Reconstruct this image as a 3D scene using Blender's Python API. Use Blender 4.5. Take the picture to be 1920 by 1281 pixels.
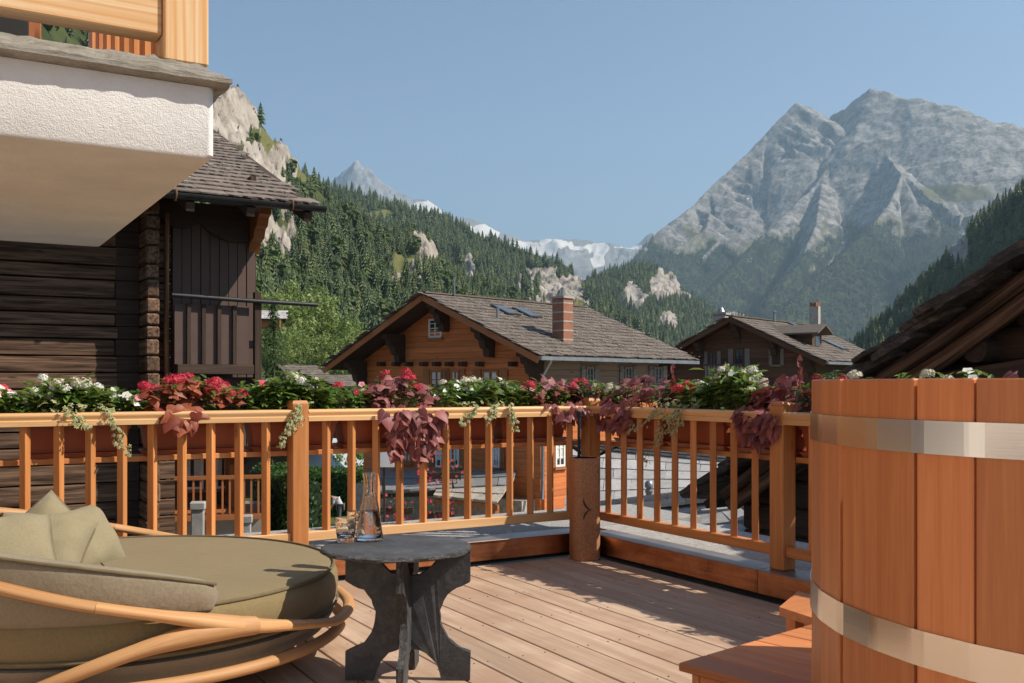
import bpy, bmesh, math, random
import numpy as np
from mathutils import Vector, Matrix, noise, Euler
random.seed(7); np.random.seed(7)
R = math.radians
scene = bpy.context.scene
for _o in list(bpy.data.objects): bpy.data.objects.remove(_o)

# ------------------------------------------------------------------ camera, sky, sun, exposure
# world axes: x runs along the back railing (to the right), y away across it; terrace corner post at the origin, deck at z = 0
CAMX, CAMY, H, F, HY = -3.98, -5.66, 1.15, 1866.67, 720.0
YAW = R(30.6)
FWD = Vector((math.sin(YAW), math.cos(YAW), 0)); RGT = Vector((math.cos(YAW), -math.sin(YAW), 0))
cam_d = bpy.data.cameras.new('camera'); cam = bpy.data.objects.new('camera', cam_d)
scene.collection.objects.link(cam); scene.camera = cam
cam.location = (CAMX, CAMY, H); cam.rotation_euler = (R(90), 0, -YAW)
cam_d.lens = 35; cam_d.sensor_width = 36; cam_d.shift_y = 79.5/1920
cam_d.clip_start = .05; cam_d.clip_end = 60000
SUN_EL = R(44); SUN_H = Vector((.78, -.626, 0)).normalized()
SUN_V = Vector((SUN_H.x*math.cos(SUN_EL), SUN_H.y*math.cos(SUN_EL), math.sin(SUN_EL)))
world = bpy.data.worlds.new('World'); scene.world = world; world.use_nodes = True
wn = world.node_tree; bg = wn.nodes['Background']
sky = wn.nodes.new('ShaderNodeTexSky'); sky.sky_type = 'NISHITA'; sky.sun_disc = False
sky.sun_elevation = SUN_EL; sky.sun_rotation = math.atan2(SUN_H.x, SUN_H.y)
sky.altitude = 1400; sky.air_density = 1.0; sky.dust_density = 1.0; sky.ozone_density = .45
wn.links.new(sky.outputs[0], bg.inputs[0]); bg.inputs[1].default_value = .1
sun_d = bpy.data.lights.new('sun', 'SUN'); sun_d.energy = 5.0; sun_d.angle = R(.53); sun_d.color = (1, .90, .76)
sun = bpy.data.objects.new('sun', sun_d); scene.collection.objects.link(sun)
sun.rotation_euler = SUN_V.to_track_quat('Z', 'Y').to_euler(); sun.location = (40, -40, 60)
vs = scene.view_settings; vs.view_transform = 'Standard'; vs.look = 'None'; vs.gamma = 1; vs.exposure = .57
try: vs.use_curve_mapping = False
except Exception: pass
cy = scene.cycles
cy.use_denoising = True; cy.max_bounces = 8; cy.diffuse_bounces = 4; cy.glossy_bounces = 4
cy.transmission_bounces = 8; cy.transparent_max_bounces = 8; cy.volume_bounces = 0
cy.caustics_refractive = False; cy.caustics_reflective = False; cy.sample_clamp_indirect = 6

def px(u, v, d):
    """point at photo position (u, v) and depth d metres"""
    p = Vector((CAMX, CAMY, H)) + FWD*d + RGT*((u-960)/F*d)
    p.z = H-(v-HY)/F*d
    return p
def onY(u, v, yp):
    m = (u-960)/F; return px(u, v, (yp-CAMY)/(FWD.y+RGT.y*m))
def onX(u, v, xp):
    m = (u-960)/F; return px(u, v, (xp-CAMX)/(FWD.x+RGT.x*m))
def onZ(u, v, zp):
    return px(u, v, (H-zp)*F/(v-HY))
def cdir(a, b):
    """camera-frame ground direction (right, forward) in world axes"""
    return (RGT*a+FWD*b).normalized()

# ------------------------------------------------------------------ helpers
COL = scene.collection
def W(o):
    m = o.matrix_basis.copy()
    if o.parent: m = W(o.parent) @ o.matrix_parent_inverse @ m
    return m
def setp(o, parent):
    o.parent = parent; o.matrix_parent_inverse = W(parent).inverted()
def tag(o, label=None, cat=None, group=None, kind=None):
    if label: o['label'] = label
    if cat: o['category'] = cat
    if group: o['group'] = group
    if kind: o['kind'] = kind
    return o
def thing(name, label, cat, loc=(0, 0, 0), group=None):
    o = bpy.data.objects.new(name, None); COL.objects.link(o); o.location = loc
    o.empty_display_size = .1
    return tag(o, label, cat, group)
def inst(me, name, parent=None, mat=None):
    o = bpy.data.objects.new(name, me); COL.objects.link(o)
    if mat is not None: o.matrix_basis = mat
    if parent is not None: setp(o, parent)
    return o
def frame(x, y, z, o):
    m = Matrix.Identity(4)
    for i, a in enumerate((x, y, z)):
        for k in range(3): m[k][i] = a[k]
    for k in range(3): m[k][3] = o[k]
    return m
def lookframe(o, zdir, roll=0.0):
    z = Vector(zdir).normalized(); q = z.to_track_quat('Z', 'Y')
    return Matrix.Translation(o) @ q.to_matrix().to_4x4() @ Matrix.Rotation(roll, 4, 'Z')

class MB:
    def __init__(s): s.v = []; s.f = []; s.gc = []; s.rn = []; s.mi = []
    def add(s, vs, fs, gc=None, rn=None, mi=0):
        b = len(s.v); s.v += [tuple(p) for p in vs]
        s.f += [tuple(i+b for i in f) for f in fs]; s.mi += [mi]*len(fs)
        s.gc += [tuple(p) for p in (gc if gc is not None else vs)]
        r = random.random() if rn is None else rn
        s.rn += [r]*len(vs)
        return s
    def box(s, c, size, rot=None, bevel=0.0, M=None, mi=0, taper=None):
        hx, hy, hz = (q/2 for q in size); L = sorted(range(3), key=lambda i: -size[i])
        off = (random.uniform(-9, 9), random.uniform(-9, 9), random.uniform(-9, 9))
        vs = []; fs = []
        if bevel <= 0:
            for sx in (-1, 1):
                for sy in (-1, 1):
                    for sz in (-1, 1): vs.append([sx*hx, sy*hy, sz*hz])
            fs = [(0, 1, 3, 2), (4, 6, 7, 5), (0, 4, 5, 1), (2, 3, 7, 6), (0, 2, 6, 4), (1, 5, 7, 3)]
        else:
            b = bevel; idx = {}
            for sx in (-1, 1):
                for sy in (-1, 1):
                    for sz in (-1, 1):
                        for ax in range(3):
                            p = [sx*(hx-b), sy*(hy-b), sz*(hz-b)]; p[ax] = (sx*hx, sy*hy, sz*hz)[ax]
                            idx[(sx, sy, sz, ax)] = len(vs); vs.append(p)
            for ax in range(3):
                o1, o2 = [a for a in range(3) if a != ax]
                for sg in (-1, 1):
                    q = []
                    for a, c2 in ((-1, -1), (1, -1), (1, 1), (-1, 1)):
                        k = [0, 0, 0]; k[ax] = sg; k[o1] = a; k[o2] = c2; q.append(idx[(*k, ax)])
                    fs.append(tuple(q if (sg > 0) == (ax != 1) else q[::-1]))
            for ax in range(3):
                o1, o2 = [a for a in range(3) if a != ax]
                for a in (-1, 1):
                    for c2 in (-1, 1):
                        k1 = [0, 0, 0]; k1[ax] = -1; k1[o1] = a; k1[o2] = c2; k2 = list(k1); k2[ax] = 1
                        fs.append((idx[(*k1, o1)], idx[(*k2, o1)], idx[(*k2, o2)], idx[(*k1, o2)]))
            for sx in (-1, 1):
                for sy in (-1, 1):
                    for sz in (-1, 1): fs.append(tuple(idx[(sx, sy, sz, a)] for a in range(3)))
        gc = [tuple(p[L[i]]+off[i] for i in range(3)) for p in vs]
        if taper:
            for p in vs:
                k = (p[2]+hz)/(2*hz); t = 1+(taper-1)*k; p[0] *= t; p[1] *= t
        if rot is not None:
            m = rot if isinstance(rot, Matrix) else Euler(rot).to_matrix()
            vs = [m.to_3x3() @ Vector(p) for p in vs]
        vs = [Vector(p)+Vector(c) for p in vs]
        if M is not None: vs = [M @ p for p in vs]
        return s.add(vs, fs, gc, mi=mi)
    def beam(s, a, b, w, h, up=(0, 0, 1), bevel=0.0, mi=0):
        a, b = Vector(a), Vector(b); x = (b-a); L = x.length; x = x/L
        y = Vector(up).cross(x)
        if y.length < 1e-4: y = Vector((0, 1, 0)).cross(x)
        y.normalize(); z = x.cross(y)
        m = frame(x, y, z, (a+b)/2)
        return s.box((0, 0, 0), (L, w, h), bevel=bevel, M=m, mi=mi)
    def tube(s, path, r, n=8, caps=True, closed=False, mi=0, rn=None, flat=1.0):
        P = [Vector(p) for p in path]; N = len(P); rr = r if isinstance(r, (list, tuple)) else [r]*N
        vs = []; gc = []; T0 = None; X = None; acc = 0
        off = random.uniform(-9, 9)
        for i, p in enumerate(P):
            if closed: t = P[(i+1) % N]-P[i-1]
            else: t = P[min(i+1, N-1)]-P[max(i-1, 0)]
            if t.length < 1e-9: t = Vector((0, 0, 1))
            t.normalize()
            if X is None:
                X = t.orthogonal().normalized() if abs(t.z) > .9 else Vector((0, 0, 1)).cross(t).normalized()
            else:
                X = (X-t*X.dot(t)); X = X.normalized() if X.length > 1e-6 else t.orthogonal().normalized()
            Y = t.cross(X)
            if i: acc += (P[i]-P[i-1]).length
            for k in range(n):
                a = 2*math.pi*k/n
                vs.append(p+X*(math.cos(a)*rr[i])+Y*(math.sin(a)*rr[i]*flat)); gc.append((acc+off, math.cos(a)*rr[i]+off, math.sin(a)*rr[i]))
        fs = []
        for i in range(N if closed else N-1):
            j = (i+1) % N
            for k in range(n):
                k2 = (k+1) % n; fs.append((i*n+k, i*n+k2, j*n+k2, j*n+k))
        if caps and not closed:
            fs.append(tuple(range(n))[::-1]); fs.append(tuple((N-1)*n+k for k in range(n)))
        return s.add(vs, fs, gc, mi=mi, rn=rn)
    def lathe(s, prof, n=32, c=(0, 0, 0), M=None, mi=0, jag=0.0, rn=None):
        vs = []; fs = []; c = Vector(c); top = []
        for (r, z) in prof:
            for k in range(n):
                a = 2*math.pi*k/n; q = 1+(random.uniform(-jag, jag) if jag else 0)
                vs.append(Vector((math.cos(a)*r*q, math.sin(a)*r*q, z))+c)
        for i in range(len(prof)-1):
            for k in range(n):
                k2 = (k+1) % n; fs.append((i*n+k, i*n+k2, (i+1)*n+k2, (i+1)*n+k))
        if prof[0][0] > 1e-6: fs.append(tuple(range(n))[::-1])
        if prof[-1][0] > 1e-6: fs.append(tuple((len(prof)-1)*n+k for k in range(n)))
        if M is not None: vs = [M @ p for p in vs]
        return s.add(vs, fs, mi=mi, rn=rn)
    def prism(s, poly, t, M=None, mi=0):
        n = len(poly); vs = [Vector((p[0], p[1], -t/2)) for p in poly]+[Vector((p[0], p[1], t/2)) for p in poly]
        fs = [tuple(range(n))[::-1], tuple(range(n, 2*n))]+[(i, (i+1) % n, n+(i+1) % n, n+i) for i in range(n)]
        if M is not None: vs = [M @ p for p in vs]
        return s.add(vs, fs, mi=mi)
    def mesh(s, name, mats, smooth=None):
        me = bpy.data.meshes.new(name); me.from_pydata(s.v, [], s.f)
        for m in (mats if isinstance(mats, (list, tuple)) else [mats]): me.materials.append(m)
        a = me.attributes.new('gc', 'FLOAT_VECTOR', 'POINT'); a.data.foreach_set('vector', np.array(s.gc, dtype=np.float32).ravel())
        a = me.attributes.new('rn', 'FLOAT', 'POINT'); a.data.foreach_set('value', np.array(s.rn, dtype=np.float32))
        if any(s.mi): me.polygons.foreach_set('material_index', s.mi)
        if smooth is not None:
            me.polygons.foreach_set('use_smooth', [True]*len(me.polygons))
            if smooth < 179: me.set_sharp_from_angle(angle=R(smooth))
        me.update(); return me
    def build(s, name, mats, parent=None, smooth=None, kind=None, label=None):
        o = inst(s.mesh(name, mats, smooth), name, parent)
        if kind: o['kind'] = kind
        if label: o['label'] = label
        return o

def normals_out(me):
    b = bmesh.new(); b.from_mesh(me); bmesh.ops.recalc_face_normals(b, faces=b.faces); b.to_mesh(me); b.free()

# ------------------------------------------------------------------ materials
class NT:
    def __init__(s, name):
        s.m = bpy.data.materials.new(name); s.m.use_nodes = True; s.t = s.m.node_tree
        s.b = s.t.nodes['Principled BSDF']; s.out = s.t.nodes['Material Output']
    def n(s, typ, **kw):
        o = s.t.nodes.new(typ)
        for k, v in kw.items():
            if k.startswith('i_'):
                key = k[2:]; key = int(key) if key.isdigit() else key
                if isinstance(v, bpy.types.NodeSocket): s.t.links.new(v, o.inputs[key])
                else: o.inputs[key].default_value = v
            else: setattr(o, k, v)
        return o
    def l(s, a, b): s.t.links.new(a, b)
    def attr(s, name, out='Vector'): return s.n('ShaderNodeAttribute', attribute_name=name).outputs[out]
    def mapping(s, vec, scale, loc=None):
        o = s.n('ShaderNodeMapping'); s.l(vec, o.inputs['Vector']); o.inputs['Scale'].default_value = scale
        if loc is not None: s.l(loc, o.inputs['Location'])
        return o.outputs[0]
    def noise(s, vec, scale, detail=4, rough=.55, dist=0.0):
        o = s.n('ShaderNodeTexNoise'); s.l(vec, o.inputs['Vector']); o.inputs['Scale'].default_value = scale
        o.inputs['Detail'].default_value = detail; o.inputs['Roughness'].default_value = rough; o.inputs['Distortion'].default_value = dist
        return o.outputs['Fac']
    def ramp(s, fac, stops, interp='LINEAR'):
        o = s.n('ShaderNodeValToRGB'); s.l(fac, o.inputs[0]); e = o.color_ramp; e.interpolation = interp
        while len(e.elements) < len(stops): e.elements.new(.5)
        for el, (p, c) in zip(e.elements, stops):
            el.position = p; el.color = (*c, 1) if len(c) == 3 else c
        return o.outputs[0]
    def mix(s, fac, a, b, mode='MIX'):
        o = s.n('ShaderNodeMix', data_type='RGBA', blend_type=mode)
        for sk, v in (('Factor_Float', fac), ('A_Color', a), ('B_Color', b)):
            i = next(q for q in o.inputs if q.identifier == sk)
            if isinstance(v, bpy.types.NodeSocket): s.l(v, i)
            else: i.default_value = v if sk[0] == 'F' else ((*v, 1) if len(v) == 3 else v)
        return next(q for q in o.outputs if q.identifier == 'Result_Color')
    def math(s, op, a, b=None, c=None, clamp=False):
        o = s.n('ShaderNodeMath', operation=op); o.use_clamp = clamp
        for i, v in enumerate((a, b, c)):
            if v is None: continue
            if isinstance(v, bpy.types.NodeSocket): s.l(v, o.inputs[i])
            else: o.inputs[i].default_value = v
        return o.outputs[0]
    def bump(s, hgt, strength, dist=.01):
        o = s.n('ShaderNodeBump'); s.l(hgt, o.inputs['Height']); o.inputs['Strength'].default_value = strength; o.inputs['Distance'].default_value = dist
        s.l(o.outputs[0], s.b.inputs['Normal'])
    def set(s, color=None, rough=None, metal=None, spec=None):
        for k, v in (('Base Color', color), ('Roughness', rough), ('Metallic', metal), ('Specular IOR Level', spec)):
            if v is None: continue
            if isinstance(v, bpy.types.NodeSocket): s.l(v, s.b.inputs[k])
            else: s.b.inputs[k].default_value = (*v, 1) if k == 'Base Color' and len(v) == 3 else v
        return s.m
    def rnd(s): return s.n('ShaderNodeObjectInfo').outputs['Random']
    def gcr(s, k=37.0):
        """grain coordinate shifted by the object's random number"""
        r = s.math('MULTIPLY', s.rnd(), k); cmb = s.n('ShaderNodeCombineXYZ')
        for i in range(3): s.l(r, cmb.inputs[i])
        o = s.n('ShaderNodeVectorMath', operation='ADD'); s.l(s.attr('gc'), o.inputs[0]); s.l(cmb.outputs[0], o.inputs[1])
        return o.outputs[0]

def wood(name, dark, light, rough=.5, sc=1.0, contrast=1.0, bump=.15, knots=True, tint=.22, stain=None, spec=.35, rings=None):
    t = NT(name); g = t.gcr()
    n1 = t.noise(t.mapping(g, (1.3*sc, 26*sc, 26*sc)), 1.0, 5, .6, .35)
    n2 = t.noise(t.mapping(g, (3*sc, 150*sc, 150*sc)), 1.0, 3, .6)
    n3 = t.noise(t.mapping(g, (.6*sc, 5*sc, 5*sc)), 1.0, 2, .5)
    f = t.math('ADD', t.math('MULTIPLY', n1, .62), t.math('ADD', t.math('MULTIPLY', n2, .25), t.math('MULTIPLY', n3, .13)))
    w = .22/contrast
    c = t.ramp(f, [(.5-w, dark), (.5, tuple((a+b)/2 for a, b in zip(dark, light))), (.5+w*.8, light)])
    if knots:
        v = t.n('ShaderNodeTexVoronoi', feature='F1'); t.l(t.mapping(g, (2.2*sc, 9*sc, 9*sc)), v.inputs['Vector']); v.inputs['Scale'].default_value = 1.0
        k = t.ramp(v.outputs['Distance'], [(.0, (1, 1, 1)), (.07, (.75, .75, .75)), (.13, (0, 0, 0))])
        c = t.mix(t.math('MULTIPLY', k, .75), c, tuple(q*.33 for q in dark))
    if rings:
        wv = t.n('ShaderNodeTexWave', wave_type='BANDS', bands_direction='Y'); t.l(t.mapping(g, (.5, 9, 9)), wv.inputs['Vector']); wv.inputs['Scale'].default_value = 1.0; wv.inputs['Distortion'].default_value = 14.0; wv.inputs['Detail'].default_value = 4; wv.inputs['Detail Scale'].default_value = .35
        c = t.mix(t.ramp(wv.outputs['Fac'], [(.5, (0, 0, 0)), (1.0, (.6, .6, .6))]), c, rings)
    if tint:
        hv = t.math('ADD', 1-tint*.5, t.math('MULTIPLY', t.rnd(), tint))
        h = t.n('ShaderNodeHueSaturation'); t.l(c, h.inputs['Color']); t.l(hv, h.inputs['Value']); c = h.outputs[0]
    if stain:
        sn = t.noise(g, 2.3, 4, .6); c = t.mix(t.ramp(sn, [(.42, (0, 0, 0)), (.72, (1, 1, 1))]), c, stain)
    t.bump(f, bump, .006)
    return t.set(c, rough, spec=spec)
def plain(name, col, rough=.6, var=.15, nsc=8.0, bump=0.0, bsc=60.0, metal=0.0, spec=.4, bd=.004, world=False):
    t = NT(name); g = t.gcr()
    n = t.noise(g, nsc, 5, .6)
    c = t.ramp(n, [(.25, tuple(q*(1-var) for q in col)), (.75, tuple(min(1, q*(1+var)) for q in col))])
    if bump: t.bump(t.noise(g, bsc, 5, .65), bump, bd)
    return t.set(c, rough, metal, spec)
def leafmat(name, a, b, trans=.3, rough=.45, veins=None, tcol=None, ribs=None):
    t = NT(name); rn = t.attr('rn', 'Fac'); r2 = t.rnd()
    f = t.math('FRACT', t.math('ADD', rn, t.math('MULTIPLY', r2, 3.7)))
    c = t.ramp(f, [(0, a), (1, b)])
    if veins is not None:
        ge = t.attr('gc'); sp = t.n('ShaderNodeSeparateXYZ'); t.l(ge, sp.inputs[0])
        c = t.mix(t.ramp(sp.outputs[2], [(.45, (0, 0, 0)), (.8, (1, 1, 1))]), c, veins)
    if ribs is not None:
        sp2 = t.n('ShaderNodeSeparateXYZ'); t.l(t.attr('gc'), sp2.inputs[0]); ax_ = t.math('ABSOLUTE', sp2.outputs[0])
        st_ = t.math('FRACT', t.math('MULTIPLY', t.math('SUBTRACT', sp2.outputs[1], t.math('MULTIPLY', ax_, .8)), 5.5)); ln = t.math('MAXIMUM', t.math('LESS_THAN', st_, .13), t.math('LESS_THAN', ax_, .02))
        c = t.mix(t.math('MULTIPLY', ln, .55), c, ribs)
    t.set(c, rough, spec=.35)
    tr = t.n('ShaderNodeBsdfTranslucent'); t.l(t.mix(.35, c, tcol or (.5, .6, .1)) , tr.inputs[0])
    ms = t.n('ShaderNodeMixShader'); ms.inputs[0].default_value = trans
    t.l(t.b.outputs[0], ms.inputs[1]); t.l(tr.outputs[0], ms.inputs[2]); t.l(ms.outputs[0], t.out.inputs[0])
    return t.m

M = {}
M['larch'] = wood('larch_wood', (.43, .150, .042), (.67, .300, .105), .5, 1.0, 1.15, .12, tint=.36)
M['larchpale'] = wood('pale_larch', (.58, .30, .115), (.74, .50, .27), .5, .9, 1.1, .12, rings=(.60, .31, .11))
M['larchraw'] = wood('raw_pale_larch', (.62, .33, .12), (.80, .62, .40), .55, .55, 1.3, .15, tint=.1, rings=(.60, .27, .07))
M['deck'] = wood('deck_larch', (.33, .215, .14), (.59, .445, .33), .6, .8, 1.05, .3, tint=.4, stain=(.37, .235, .155))
M['cedar'] = wood('red_cedar', (.42, .140, .050), (.63, .265, .105), .42, 1.2, 1.0, .1, knots=False, tint=.7)
M['teak'] = wood('teak_frame', (.40, .19, .07), (.61, .355, .165), .55, .9, 1.4, .1, knots=False, tint=.34)
M['oldwood'] = wood('sun_burnt_logs', (.026, .015, .010), (.215, .130, .085), .9, .8, 1.8, 1.0, tint=.45, spec=.15)
M['darkwood'] = wood('dark_barn_wood', (.022, .015, .011), (.085, .052, .036), .85, 1.0, 1.0, .8, tint=.4)
M['brownpanel'] = plain('brown_board', (.10, .062, .05), .7, .12, 6, .1, 90)
M['chalet'] = wood('chalet_timber', (.38, .095, .025), (.66, .225, .070), .7, .45, .9, .4, tint=.3)
M['chalet2'] = wood('dark_chalet_timber', (.045, .025, .016), (.14, .075, .045), .8, .55, .9, .5, tint=.4)
M['trim'] = wood('chalet_trim', (.27, .085, .025), (.42, .16, .055), .6, .7, .8, .2, tint=.3)
M['greywood'] = wood('silvered_wood', (.13, .12, .11), (.30, .275, .25), .85, .7, .9, .5)
M['larchdark'] = wood('old_rafter', (.05, .024, .012), (.30, .15, .07), .85, .8, 1.7, 1.0)
# more materials
def copper_mat():
    t = NT('copper_sheet'); g = t.gcr(); n = t.noise(g, 5, 6, .65, .6); n2 = t.noise(t.mapping(g, (1, 14, 14)), 2.0, 4, .6)
    f = t.math('ADD', t.math('MULTIPLY', n, .6), t.math('MULTIPLY', n2, .4))
    c = t.ramp(f, [(.3, (.30, .115, .055)), (.5, (.60, .26, .125)), (.72, (.80, .44, .24))])
    t.set(c, t.math('ADD', .16, t.math('MULTIPLY', n, .34)), .95); t.bump(t.noise(g, 2.6, 3, .5), .5, .03); return t.m
M['copper'] = copper_mat()
M['skycopper'] = plain('weathered_sky_copper', (.33, .27, .235), .38, .3, 6, .15, 25, .65)  # weathered copper, with the grey sky reflection put into its base colour
def steel_mat():
    t = NT('brushed_steel'); g = t.attr('gc'); n = t.noise(t.mapping(g, (2, 240, 240)), 1, 4, .6)
    t.set((.80, .765, .71), t.math('ADD', .13, t.math('MULTIPLY', n, .16)), 1.0); t.bump(n, .05, .002)
    t.b.inputs['Anisotropic'].default_value = .4; return t.m
M['steel'] = steel_mat()
M['zinc'] = plain('zinc_metal', (.30, .31, .32), .42, .2, 5, .1, 20, .8)
M['darkmetal'] = plain('dark_metal', (.05, .05, .05), .45, .25, 8, .1, 40, .6)
def stucco(name, col, sc=55, b=.9):
    t = NT(name); g = t.attr('gc'); n = t.math('ADD', t.math('MULTIPLY', t.noise(g, sc, 3, .6), .7), t.math('MULTIPLY', t.noise(g, sc*.22, 4, .6), .5)); m2 = t.noise(g, 2.5, 6, .65)
    c = t.ramp(m2, [(.3, tuple(q*.86 for q in col)), (.65, col)])
    t.bump(n, b, .012); return t.set(c, .85, spec=.2)
M['stucco'] = stucco('white_roughcast', (.82, .81, .79), 210, .6)
def stone_mat(name, a, b, c3, sc=7, bs=.9, rough=.85, spots=None, bd=.02, aniso=(1, 1, 3)):
    t = NT(name); g = t.gcr(); gm = t.mapping(g, aniso)
    n = t.noise(gm, sc, 8, .68, .4); n2 = t.noise(gm, sc*7, 5, .7)
    f = t.math('ADD', t.math('MULTIPLY', n, .65), t.math('MULTIPLY', n2, .35))
    c = t.ramp(f, [(.3, a), (.5, b), (.68, c3)])
    if spots:
        v = t.noise(g, sc*2.2, 4, .6); c = t.mix(t.ramp(v, [(.58, (0, 0, 0)), (.64, (1, 1, 1))]), c, spots)
    hv = t.math('ADD', .80, t.math('MULTIPLY', t.math('FRACT', t.math('ADD', t.rnd(), t.attr('rn', 'Fac'))), .40)); h = t.n('ShaderNodeHueSaturation'); t.l(c, h.inputs['Color']); t.l(hv, h.inputs['Value'])
    t.bump(f, bs, bd); return t.set(h.outputs[0], rough, spec=.3)
M['slabstone'] = stone_mat('gneiss_slab', (.17, .155, .125), (.40, .37, .315), (.56, .53, .47), 9, 1.0, bd=.03, aniso=(1, 1, 6))
M['roofslab'] = stone_mat('pale_roof_slab', (.30, .285, .27), (.45, .43, .41), (.56, .54, .52), 6, .5)
M['lichenslab'] = stone_mat('lichen_roof_slab', (.20, .18, .15), (.36, .33, .28), (.47, .44, .38), 6, .6, spots=(.55, .22, .05))
M['greyslab'] = stone_mat('grey_roof_slab', (.11, .11, .11), (.20, .20, .20), (.30, .29, .28), 6, .6)
M['barnslab'] = stone_mat('black_roof_slab', (.03, .025, .021), (.10, .08, .064), (.29, .215, .155), 8, 1.0, bd=.05)
M['slate'] = stone_mat('brown_slate', (.105, .082, .068), (.185, .148, .124), (.29, .245, .21), 10, .7)
M['slatefar'] = stone_mat('roof_slate_far', (.085, .068, .056), (.145, .118, .098), (.21, .178, .152), 5, .6)
M['tableslate'] = stone_mat('black_slate', (.030, .031, .033), (.066, .069, .073), (.12, .122, .125), 8, .7, .62, bd=.008, aniso=(1, 1, 1))
M['slateedge'] = stone_mat('riven_slate_edge', (.03, .03, .032), (.10, .10, .10), (.32, .31, .30), 40, 1.0, .7, bd=.03)
M['masonry'] = stone_mat('rubble_stone', (.15, .125, .10), (.34, .30, .25), (.48, .43, .37), 5, .9)
M['gravel'] = stone_mat('pale_gravel', (.22, .215, .20), (.50, .49, .47), (.70, .69, .67), 42, 1.0, aniso=(1, 1, 1))
M['concrete'] = plain('grey_concrete', (.33, .32, .30), .9, .3, 4, .5, 40)
M['terracotta'] = plain('terracotta_plastic', (.36, .095, .042), .45, .12, 4)
M['soil'] = plain('potting_soil', (.03, .022, .016), .95, .4, 30, 1, 50)
M['brick'] = plain('chimney_brick', (.30, .13, .08), .85, .25, 6, .5, 40)
M['mortar'] = plain('mortar_band', (.38, .34, .30), .9, .2, 6)
M['plaster_grey'] = plain('grey_plaster', (.22, .205, .18), .9, .2, 3)
M['whitepaint'] = plain('white_paint', (.74, .73, .70), .5, .08, 5)
M['curtain'] = plain('net_curtain', (.62, .61, .58), .9, .2, 6)
M['black'] = plain('matt_black', (.012, .012, .012), .6, .3, 5)
M['bulb'] = plain('light_bulb', (.75, .74, .70), .3, .05, 5)
M['tyre'] = plain('rubber', (.015, .015, .015), .8, .2, 9)
M['carpaint'] = plain('white_car_paint', (.70, .72, .75), .15, .03, 3, spec=.6)
def glass_dark():
    t = NT('window_glass'); t.set((.035, .045, .055), .06, spec=.6); return t.m
M['glass'] = glass_dark()
def skyglass():
    t = NT('skylight_glass'); t.set((.10, .11, .12), .15, .3, .6); return t.m
M['skyglass'] = skyglass()
def clear(name, col=(1, 1, 1), ior=1.45, rough=0.0):
    t = NT(name); t.set(col, rough); t.b.inputs['Transmission Weight'].default_value = 1; t.b.inputs['IOR'].default_value = ior; return t.m
M['clear'] = clear('clear_glass', (.97, .985, .98)); M['water'] = clear('still_water', (.99, 1, 1), 1.33)
def fabric(name, a, b):
    t = NT(name); g = t.attr('gc')
    w1 = t.noise(t.mapping(g, (430, 90, 430)), 1, 2, .5); w2 = t.noise(t.mapping(g, (90, 430, 90)), 1, 2, .5); w3 = t.noise(g, 3, 3, .5)
    f = t.math('ADD', t.math('MULTIPLY', w1, .5), t.math('MULTIPLY', w2, .5))
    c = t.ramp(f, [(.30, a), (.70, b)]); c = t.mix(t.ramp(w3, [(.3, (0, 0, 0)), (.7, (.25, .25, .25))]), c, tuple(q*.8 for q in a))
    w4 = t.noise(g, 7, 3, .5); t.bump(t.math('ADD', t.math('MULTIPLY', f, .12), w4), .55, .02); t.set(c, .9, spec=.15)
    try: t.b.inputs['Sheen Weight'].default_value = .15
    except Exception: pass
    return t.m
M['fabric'] = fabric('olive_outdoor_fabric', (.185, .138, .064), (.250, .195, .100))
M['fabric2'] = fabric('taupe_weave_fabric', (.20, .165, .108), (.30, .255, .185))
M['fabric3'] = fabric('pillow_fabric', (.225, .19, .112), (.30, .26, .165))
M['piping'] = plain('piping_cord', (.16, .125, .07), .9, .2, 20)
def cork_mat():
    t = NT('cork'); g = t.attr('gc'); n = t.noise(g, 140, 3, .6); n2 = t.noise(g, 9, 3, .5)
    c = t.ramp(n, [(.34, (.24, .10, .045)), (.5, (.44, .215, .11)), (.7, (.55, .29, .16))]); c = t.mix(.25, c, t.ramp(n2, [(.3, (.24, .1, .05)), (.7, (.42, .2, .1))]))
    t.bump(n, .4, .003); return t.set(c, .85, spec=.2)
M['cork'] = cork_mat()
# leaves
M['lf_green'] = leafmat('green_leaf', (.035, .105, .016), (.19, .31, .075), .3)
M['lf_dark'] = leafmat('dark_green_leaf', (.012, .045, .012), (.05, .12, .03), .22)
M['lf_purple'] = leafmat('purple_vine_leaf', (.115, .030, .034), (.33, .105, .095), .22, .5, tcol=(.5, .12, .05), ribs=(.42, .17, .15))
M['lf_copper'] = leafmat('copper_vine_leaf', (.20, .04, .027), (.38, .115, .055), .26, .5, tcol=(.6, .2, .05), ribs=(.16, .03, .02))
M['lf_ivy'] = leafmat('variegated_ivy_leaf', (.13, .19, .07), (.30, .33, .13), .25, .5, veins=(.70, .66, .42))
M['lf_stem'] = plain('plant_stem', (.10, .12, .04), .7, .2, 20)
M['lf_redstem'] = plain('red_plant_stem', (.16, .03, .035), .6, .2, 20)
M['fl_red'] = leafmat('red_petal', (.46, .018, .05), (.66, .06, .10), .2, .6, tcol=(.7, .05, .05))
M['fl_white'] = leafmat('white_petal', (.72, .72, .66), (.84, .84, .80), .2, .6, tcol=(.8, .8, .7))
M['fl_cream'] = leafmat('cream_petal', (.48, .46, .32), (.76, .74, .62), .2, .6, tcol=(.7, .7, .5))
M['fl_pink'] = leafmat('pink_petal', (.62, .20, .28), (.78, .42, .46), .2, .6, tcol=(.8, .3, .3))
M['needle'] = leafmat('conifer_needles', (.020, .046, .017), (.070, .110, .036), .14, .6)
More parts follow.
